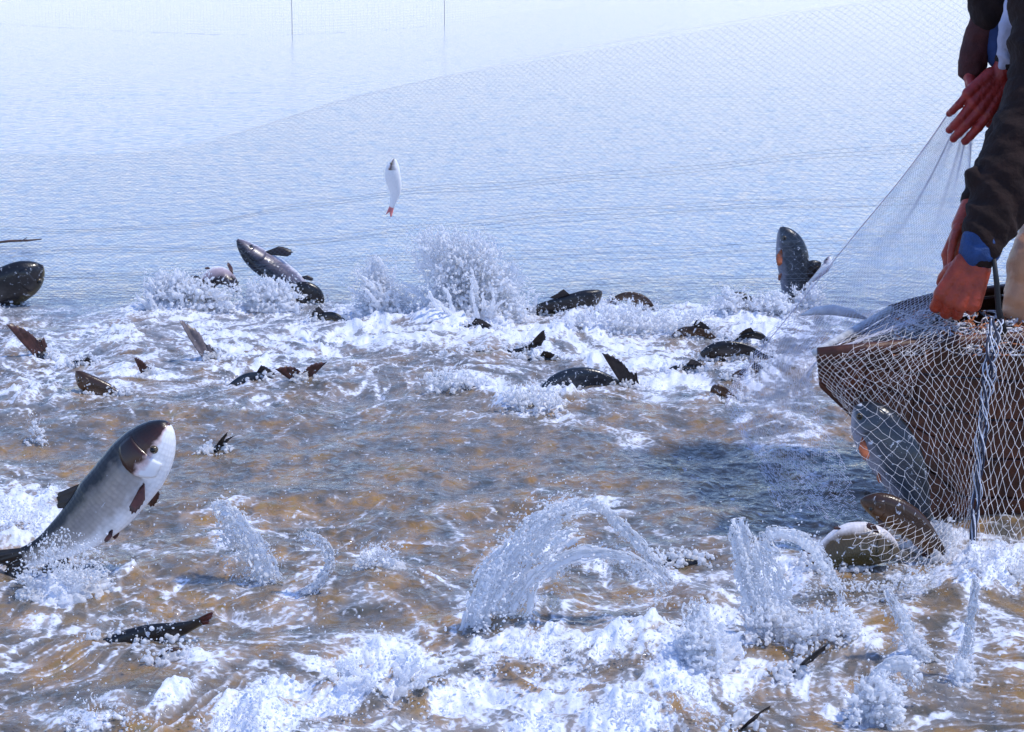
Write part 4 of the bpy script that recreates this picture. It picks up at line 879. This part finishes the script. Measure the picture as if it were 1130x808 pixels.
# ------------------------------------------------------------------ boat
M_HULL = simple('dark_red_brown_planks', (0.072, 0.019, 0.007), 0.5, 0.7, 14, bump=.5, bscale=40); M_GUN = simple('worn_pale_rail', (0.50, 0.52, 0.56), 0.6, 0.3, 30, bump=.3, bscale=90); M_DECK = simple('dark_deck_boards', (0.06, 0.035, 0.03), 0.6, 0.4, 20, bump=.4, bscale=60)
boat = empty('boat', P(1130, 590, 5.3)); tag(boat, 'dark brown wooden punt bow under the netting at right', 'boat')
# side polylines as world points: near gunwale, near chine (raked bow), far gunwale, far chine
def lerp(a, b, q): return Vector(a).lerp(Vector(b), q)
NG = [P(902, 395, 5.05), P(960, 389, 5.09), P(1020, 384, 5.13), P(1130, 377, 5.2)]; NG += [NG[-1] + Vector((1.0, .2, 0)), NG[-1] + Vector((2.4, .4, .03))]
NC = [P(905, 428, 5.10), P(945, 466, 5.15), P(992, 524, 5.22), P(1046, 590, 5.28)]; NC[3].z = min(NC[3].z, -.02)
NC += [NC[-1] + Vector((1.0, .18, -.1)), NC[-1] + Vector((2.4, .36, -.1))]
off = [Vector((.30, .62, 0)), Vector((.24, .66, 0)), Vector((.18, .70, 0)), Vector((.12, .74, 0)), Vector((0, .8, 0)), Vector((0, .8, 0))]
FG = [a + o for a, o in zip(NG, off)]; FC = [a + o * .92 for a, o in zip(NC, off)]
def strake(A, Bq, q0, q1, inward):
    m = MB()
    for i in range(len(A) - 1):
        a0, a1 = lerp(A[i], Bq[i], q0), lerp(A[i + 1], Bq[i + 1], q0); b0, b1 = lerp(A[i], Bq[i], q1), lerp(A[i + 1], Bq[i + 1], q1)
        t = Vector(inward) * .022
        m.hexa([b0, b1, b1 + t, b0 + t, a0, a1, a1 + t, a0 + t])
    return m
for A, Bq, inn in ((NG, NC, (0, 1, 0)), (FG, FC, (0, -1, 0))):
    for k in range(5):
        o = strake(A, Bq, k / 5 + .004, (k + 1) / 5 - .004, inn).build('plank', M_HULL, None, False); adopt(o, boat)
        bv = o.modifiers.new('b', 'BEVEL'); bv.width = .003; bv.limit_method = 'ANGLE'
# bow end boards and bottom
for k in range(5):
    q0, q1 = k / 5 + .01, (k + 1) / 5 - .01; m = MB(); a0, a1 = lerp(NG[0], FG[0], q0), lerp(NG[0], FG[0], q1); b0, b1 = lerp(NC[0], FC[0], q0), lerp(NC[0], FC[0], q1); t = Vector((.02, .0, 0))
    m.hexa([b0, b1, b1 + t, b0 + t, a0, a1, a1 + t, a0 + t]); adopt(m.build('bow_board', M_HULL, None, False), boat)
m = MB()
for i in range(len(NC) - 1):
    d = Vector((0, 0, .02)); m.hexa([NC[i], FC[i], FC[i + 1], NC[i + 1], NC[i] + d, FC[i] + d, FC[i + 1] + d, NC[i + 1] + d])
adopt(m.build('bottom', M_HULL, None, False), boat)
for k in range(4):                                          # fore deck boards
    m = MB(); i = k; q0, q1 = .02, .98
    for i in (0, 1):
        a0, a1 = lerp(NG[i], FG[i], k / 4 + .008), lerp(NG[i + 1], FG[i + 1], k / 4 + .008); b0, b1 = lerp(NG[i], FG[i], (k + 1) / 4 - .008), lerp(NG[i + 1], FG[i + 1], (k + 1) / 4 - .008)
        d = Vector((0, 0, -.02)); e = Vector((0, 0, -.003)); m.hexa([a0 + d, b0 + d, b1 + d, a1 + d, a0 + e, b0 + e, b1 + e, a1 + e])
    adopt(m.build('deck_board', M_DECK, None, False), boat)
m = MB(); u = Vector((0, -.006, .012)); m.tube([x + u for x in NG], .016, 8); adopt(m.build('rail', M_HULL), boat)
m = MB(); m.tube([x + Vector((0, .006, .012)) for x in FG], .016, 8); adopt(m.build('rail', M_HULL), boat)
m = MB(); u = Vector((-.004, 0, .014)); m.tube([NG[0] + u, lerp(NG[0], FG[0], .5) + u, FG[0] + u], .011, 8); adopt(m.build('bow_rail', M_GUN), boat)
fl = MB(); i = 3
fl.hexa([NC[3] + Vector((.05, .06, .10)), NC[5] + Vector((0, .06, .2)), FC[5] + Vector((0, -.06, .2)), FC[3] + Vector((.05, -.06, .1)), NC[3] + Vector((.05, .06, .12)), NC[5] + Vector((0, .06, .22)), FC[5] + Vector((0, -.06, .22)), FC[3] + Vector((.05, -.06, .12))])
adopt(fl.build('floor_board', M_DECK, None, False), boat)

# coarse white net over the bow, gathered into a rope of bunched mesh
hn = empty('coarse_net', P(1070, 470, 4.95)); tag(hn, 'coarse white knotted net draped over the brown boat bow and bunched into a rope', 'fishing net')
left = [[(1000, 342, 5.35), (1030, 348, 5.2), (1055, 352, 5.15), (1078, 356, 5.10), (1096, 362, 5.08)],
        [(925, 393, 4.99), (985, 392, 4.97), (1022, 396, 4.97), (1058, 398, 4.98), (1090, 400, 5.0)],
        [(928, 440, 4.93), (995, 442, 4.89), (1030, 445, 4.89), (1062, 450, 4.92), (1086, 452, 4.97)],
        [(946, 498, 4.88), (1010, 505, 4.87), (1040, 508, 4.87), (1064, 510, 4.9), (1080, 510, 4.95)],
        [(982, 562, 4.88), (1016, 566, 4.88), (1050, 565, 4.95), (1064, 570, 4.93), (1074, 570, 4.92)],
        [(928, 598, 4.72), (972, 616, 4.70), (1015, 626, 4.74), (1046, 622, 4.82), (1072, 622, 4.88)]]
net_panel('mesh_panel', left, 32, 40, .0005, M_NETW, hn, jit=.34, wav=.006, knots=.0018, kind='stuff')
right = [[(1092, 366, 5.06), (1120, 360, 5.1), (1160, 356, 5.12), (1220, 352, 5.15)],
         [(1090, 410, 5.0), (1118, 405, 5.02), (1160, 405, 5.05), (1220, 400, 5.1)],
         [(1085, 470, 4.96), (1118, 480, 4.98), (1160, 480, 5.0), (1220, 480, 5.05)],
         [(1079, 540, 4.93), (1108, 560, 4.95), (1150, 575, 4.98), (1220, 580, 5.0)],
         [(1074, 610, 4.9), (1100, 618, 4.92), (1140, 622, 4.95), (1220, 622, 5.0)],
         [(1072, 655, 4.85), (1098, 655, 4.86), (1140, 656, 4.9), (1220, 656, 4.95)]]
net_panel('mesh_panel', right, 26, 38, .00075, M_NETW, hn, jit=.34, wav=.006, knots=.002, kind='stuff')
deckn = [[(985, 338, 5.66), (1020, 334, 5.6), (1060, 334, 5.5)], [(945, 366, 5.33), (985, 362, 5.3), (1050, 352, 5.25)], [(900, 393, 5.03), (960, 386, 5.06), (1040, 380, 5.1)],
         [(905, 420, 5.02), (950, 425, 5.04), (1010, 425, 5.05)], [(930, 450, 5.05), (960, 470, 5.07), (1000, 480, 5.1)]]
net_panel('mesh_panel', deckn, 30, 34, .0005, M_NETW, hn, jit=.18, wav=.003, kind='stuff')
patch = [[(1040, 520, 4.93), (1056, 520, 4.92), (1072, 522, 4.91)], [(1040, 555, 4.92), (1056, 556, 4.91), (1072, 558, 4.9)], [(1044, 590, 4.9), (1058, 592, 4.89), (1072, 596, 4.88)]]
rope_c = [(1098, 352, 5.08), (1093, 385, 5.0), (1090, 420, 4.98), (1085, 460, 4.96), (1081, 505, 4.94), (1078, 550, 4.92), (1074, 595, 4.89), (1072, 630, 4.86), (1074, 660, 4.83)]
rc = [Vector(x) for x in catmull([P(*p) for p in rope_c], 90)]
for k in range(9):
    ph = k * 2 * math.pi / 9; w = 3 + (k % 3) * 1.7; mt = M_DARKR if k % 3 == 0 else M_PALER
    path = []
    for i, c in enumerate(rc):
        q = i / 89; rr = (.013 * (1 - q) + .006) * (.8 + .4 * math.sin(q * 30 + k))
        a = ph + q * w * 5; path.append(c + Vector((math.cos(a) * rr, math.sin(a) * rr * .7, random.gauss(0, .001))))
    m = MB(); m.tube(path, [(.0034 if k % 3 == 0 else .0018) * (1 - .3 * i / 89) for i in range(90)], 5); adopt(m.build('bunched_twine', mt), hn)
# net heaped along the rail
random.seed(21)
for mt, cnt in ((M_PALER, 70), (M_NETW, 60), (M_ORR, 45), (M_DARKR, 22)):
    m = MB()
    for k in range(cnt):
        x = random.uniform(1000, 1170); y = 368 - (x - 1000) * .03 + random.gauss(0, 8); pth = []
        a = random.uniform(0, 6.3)
        for i in range(12):
            a += random.gauss(0, .9); x += math.cos(a) * 5.5; y += math.sin(a) * 3.2; y = min(max(y, 343), 392)
            if x < 985: x = 990
            pth.append(P(x, y, 5.10 + (392 - y) * .006 + random.gauss(0, .02)))
        m.tube([Vector(v) for v in catmull(pth, 26)], random.choice((.0012, .0018, .0026)), 4)
    o = adopt(m.build('heaped_twine', mt), hn); o['kind'] = 'stuff'
m = MB(); m.tube([P(884, 348, 5.80), P(900, 343, 5.81), P(920, 342, 5.82), P(940, 346, 5.83), P(957, 352, 5.84)], [.003, .012, .016, .013, .003], 10); 
tag(m.build('float', simple('white_float', (0.8, 0.82, 0.86), .4)), 'slim white float lying beside the bow in the veil', 'net float')

# ------------------------------------------------------------------ people
def caps_pts(caps, voxel):
    pts, rad = [], []
    for a, ra, b, rb in caps:
        a = Vector(a); b = Vector(b); L = (b - a).length; st = max(min(ra, rb) * .35, voxel * .8); n = max(2, int(L / st) + 1)
        for i in range(n):
            q = i / (n - 1); pts.append(a.lerp(b, q)); rad.append(ra + (rb - ra) * q)
    return pts, rad
def chain(pts, rads): return [(pts[i], rads[i], pts[i + 1], rads[i + 1]) for i in range(len(pts) - 1)]
def hand(wrist, fwd, across, size=1.0, curl=.6, thumb_side=1, spread=.12, tw=.5, flip=False, th=1.0):
    """wrist joint, direction to the knuckles, direction across the palm towards the little finger; curls towards fwd x across"""
    f = Vector(fwd).normalized(); a = Vector(across); a = (a - f * a.dot(f)).normalized(); n = f.cross(a) * (-1 if flip else 1); s = size; c = []
    w = Vector(wrist)
    kn = []
    for k in range(4):
        q = (k - 1.5); kp = w + f * (.088 - .004 * abs(q - .0) - (.006 if k == 3 else 0)) * s + a * (q * .0205) * s; kn.append(kp)
        c.append((w + a * q * .012 * s + f * .012 * s, .018 * s, kp, .0148 * s))
    for i in range(3): c.append((kn[i], .011 * s, kn[i + 1], .011 * s))
    c.append((w + f * .04 * s - a * .02 * s, .016 * s, w + f * .04 * s + a * .02 * s, .015 * s))
    LN = [.078, .088, .082, .066]
    for k in range(4):
        cu = curl * (1 + .12 * (k - 1.5)) ; d = (f + a * (k - 1.5) * spread).normalized(); p = kn[k]; ang = cu * .75; r = (.0125, .0128, .0122, .0108)[k] * s
        for j, fr in enumerate((.45, .32, .23)):
            dd = (d * math.cos(ang) + n * math.sin(ang) + a * random.uniform(-.05, .05)).normalized(); p2 = p + dd * LN[k] * s * fr; r2 = r * .9; c.append((p2 + n * -.001 * s, r2 * 1.06, p2 + dd * .002 * s, r2 * 1.06))
            c.append((p, r, p2, r2)); p = p2; r = r2; ang += cu * (1.0 if j == 0 else .8)
    t0 = w + f * .018 * s - a * .018 * s * thumb_side; t1 = t0 + (f * .75 - a * .75 * thumb_side + n * .35 * tw).normalized() * .042 * s * th
    t2 = t1 + (f * 1.0 - a * .35 * thumb_side + n * .5 * tw).normalized() * .032 * s * th; t3 = t2 + (f * 1.0 - a * .05 * thumb_side + n * .7 * tw).normalized() * .026 * s * th
    c += chain([t0, t1, t2, t3], [.0175 * s, .0125 * s, .0108 * s, .0088 * s])
    return c
M_SKIN = simple('weathered_red_skin', (0.36, 0.042, 0.012), 0.42, 0.28, 30, bump=.35, bscale=110)
M_SKIN2 = simple('ruddy_skin', (0.32, 0.026, 0.018), 0.42, 0.25, 30, bump=.3, bscale=110)
M_JACK = simple('dark_brown_jacket_cloth', (0.014, 0.0035, 0.0018), 0.95, 0.3, 18, bump=.5, bscale=60); M_CUFF = simple('blue_cuff', (0.012, 0.05, 0.17), 0.7, 0.25, 40, bump=.4, bscale=200)
M_WADER = simple('pale_tan_waders', (0.55, 0.27, 0.14), 0.4, 0.35, 10, bump=.4, bscale=30); M_JACK2 = simple('black_brown_jacket_cloth', (0.013, 0.0035, 0.0025), 0.9, 0.3, 18, bump=.5, bscale=60)
M_BLUE = simple('dark_blue_vest_cloth', (0.015, 0.04, 0.14), 0.8, 0.3, 18, bump=.3); M_WHITE = simple('pale_lilac_shirt_cloth', (0.55, 0.56, 0.72), 0.8, 0.2, 18, bump=.3); M_SLEEVE = simple('maroon_sleeve_cloth', (0.06, 0.012, 0.012), 0.8, 0.3, 30, bump=.4); M_HAIR = simple('black_hair', (0.01, .009, .008), .6)
def cloth(caps, voxel, name, mat, root, amp=.006, freq=14, seed=3, smooth=4):
    p, r = caps_pts(caps, voxel); me = blob_mesh(p, r, voxel, smooth=smooth)
    n = len(me.vertices); co = np.empty(n * 3, np.float32); me.vertices.foreach_get('co', co); co = co.reshape(-1, 3)
    no = np.empty(n * 3, np.float32); me.vertex_normals.foreach_get('vector', no); no = no.reshape(-1, 3)
    d = (1 - 2 * np.abs(perlin(co[:, 0] * freq + co[:, 1] * 5, co[:, 2] * freq * .9 + co[:, 0] * 6, seed))) * amp + perlin(co[:, 0] * 38, co[:, 2] * 38 + co[:, 1] * 20, seed + 2) * amp * .3
    co = co + no * d[:, None]; me.vertices.foreach_set('co', co.ravel()); me.update()
    return adopt(link(name, me, mat), root)

# near person, leaning over the rail and gripping the net with both hands
Y1 = 5.12
per = empty('person', P(1240, 560, 5.55)); tag(per, 'person in a dark brown jacket leaning over the boat rail, red hand gripping the net', 'person', 'people hauling the net')
shoulder = P(1172, -30, 5.38); elbow = P(1128, 150, 5.26); wristA = P(1076, 287, 5.12)
shoulder2 = P(1215, -40, 5.75); elbow2 = P(1125, 120, 5.5); wristB = P(1062, 250, 5.24)
hip = P(1250, 190, 5.65); hip2 = P(1280, 195, 5.8); knee = P(1168, 290, 5.5); knee2 = P(1250, 300, 5.75); foot = P(1150, 440, 5.55); foot2 = P(1260, 450, 5.8)
neck = P(1180, -80, 5.6); headc = P(1150, -150, 5.62); hand_dir = P(1050, 345, 5.10) - wristA
body = chain([shoulder, elbow, wristA], [.055, .042, .029]) + chain([shoulder2, elbow2, wristB], [.055, .042, .029])
body += chain([neck, hip], [.10, .13]) + chain([shoulder, shoulder2], [.07, .07]) + chain([neck, headc], [.06, .07]) + [(headc, .095, headc + Vector((-.02, 0, .08)), .092), (headc + Vector((-.10, -.01, -.01)), .018, headc + Vector((-.112, -.012, -.03)), .014)]
body += chain([hip, knee, foot], [.09, .06, .045]) + chain([hip2, knee2, foot2], [.09, .06, .045])
body += hand(wristA, hand_dir, Vector((.95, -.15, .1)), 1.38, 1.45, 1, .02, tw=1.6, flip=True, th=.62)
body += hand(wristB, P(1040, 300, 5.22) - wristB, Vector((.5, .8, .2)), 1.05, .8, 1, .08)
p_, r_ = caps_pts(body, .0035); adopt(link('body', blob_mesh(p_, r_, .0035, smooth=3), M_SKIN), per)
sl = chain([P(1180, -60, 5.40), P(1166, 20, 5.33), P(1154, 95, 5.28), P(1124, 176, 5.22), P(1102, 228, 5.17), P(1086, 262, 5.135), P(1082, 276, 5.125)], [.15, .115, .088, .088, .073, .052, .045])
sl += [(P(1080, 196, 5.2), .030, P(1090, 222, 5.18), .034), (P(1076, 246, 5.16), .022, P(1082, 262, 5.14), .024)]
sl += chain([shoulder2, P(1140, 120, 5.5), P(1082, 215, 5.3)], [.12, .08, .045])
sl += chain([P(1195, -70, 5.6), P(1225, 60, 5.6), P(1260, 180, 5.7)], [.20, .20, .20])
cloth(sl, .009, 'jacket', M_JACK, per, .012, 11)
cloth(chain([P(1084, 268, 5.13), P(1081, 277, 5.125)], [.052, .051]) , .004, 'cuff', M_CUFF, per, .003, 30)
cloth(chain([P(1255, 170, 5.68), P(1195, 215, 5.5), P(1150, 290, 5.38), P(1140, 345, 5.38), P(1142, 430, 5.42)], [.17, .11, .085, .078, .075]) + chain([hip2, knee2, foot2], [.15, .11, .085]), .009, 'waders', M_WADER, per, .008, 12, 8)
cloth([(headc + Vector((.01, 0, .02)), .10, headc + Vector((.02, 0, .10)), .095)], .009, 'hair', M_HAIR, per, .004, 30, 8)
# far person
p2 = empty('person', P(1180, 520, 5.75)); tag(p2, 'person behind in dark jacket and blue vest, bare red hand reaching down', 'person', 'people hauling the net')
Yb = 5.62
wr1 = P(1104, 84, Yb); wr2 = P(1070, 78, Yb + .08); sh = P(1120, -90, Yb + .1); sh2 = P(1200, -90, Yb + .3)
body = chain([P(1165, -110, Yb), P(1148, -10, Yb - .02), wr1], [.05, .036, .030]) + chain([sh, P(1088, -5, Yb + .06), wr2], [.05, .032, .026])
body += chain([P(1165, -140, Yb + .2), P(1180, 120, Yb + .2)], [.10, .12]) + chain([sh, sh2], [.07, .07]) + chain([P(1165, -140, Yb + .2), P(1140, -200, Yb + .2)], [.06, .1]) + [(P(1140, -200, Yb + .2), .1, P(1138, -230, Yb + .2), .095)]
body += chain([P(1180, 120, Yb + .2), P(1175, 300, Yb + .15), P(1180, 500, Yb + .2)], [.1, .07, .05]) + chain([P(1210, 120, Yb + .3), P(1205, 300, Yb + .28), P(1210, 500, Yb + .3)], [.1, .07, .05])
body += hand(wr1, P(1066, 132, Yb - .04) - wr1, Vector((-.77, .1, .64)), 1.26, .42, 1, .0, tw=1.2, th=.9)
body += hand(wr2, P(1078, 126, Yb + .06) - wr2, Vector((.3, .9, .1)), 1.0, .5, 1)
p_, r_ = caps_pts(body, .0038); adopt(link('body', blob_mesh(p_, r_, .0038, smooth=3), M_SKIN2), p2)
cloth(chain([P(1110, -110, Yb + .08), P(1098, -30, Yb + .06), P(1094, 12, Yb + .05)], [.10, .075, .056]) + chain([P(1170, -110, Yb), P(1155, -10, Yb - .02), P(1117, 64, Yb - .005)], [.10, .068, .040]) + chain([P(1170, -130, Yb + .2), P(1175, 20, Yb + .2)], [.19, .15]), .008, 'jacket', M_JACK2, p2, .009, 15, 5)
cloth(chain([P(1092, 15, Yb + .06), P(1079, 48, Yb + .075), P(1072, 76, Yb + .08)], [.048, .042, .038]), .006, 'sleeve', M_SLEEVE, p2, .004, 24, 6)
cloth(chain([P(1110, 0, Yb + .05), P(1104, 35, Yb + .05), P(1106, 62, Yb + .05)], [.05, .045, .04]), .007, 'vest', M_BLUE, p2, .004, 20, 7)
cloth(chain([P(1118, 0, Yb - .02), P(1111, 36, Yb - .035), P(1110, 72, Yb - .02)], [.022, .022, .020]), .005, 'shirt_hem', M_WHITE, p2, .007, 26, 7)
cloth(chain([P(1180, 60, Yb + .2), P(1180, 160, Yb + .2), P(1175, 300, Yb + .15), P(1180, 480, Yb + .2)], [.15, .14, .10, .08]) + chain([P(1210, 120, Yb + .3), P(1205, 300, Yb + .28), P(1210, 480, Yb + .3)], [.13, .10, .08]), .01, 'trousers', M_JACK2, p2, .006, 12, 5)
# black cord hanging from the cuff
m = MB(); m.tube([P(1097, 286, 5.08), P(1100, 312, 5.08), P(1102, 340, 5.085), P(1108, 368, 5.1)], [.006, .0075, .008, .010], 7)
tag(m.build('cord', simple('black_cord', (0.012, 0.012, 0.014), .6)), 'black cord hanging straight down beside the red hand', 'cord')
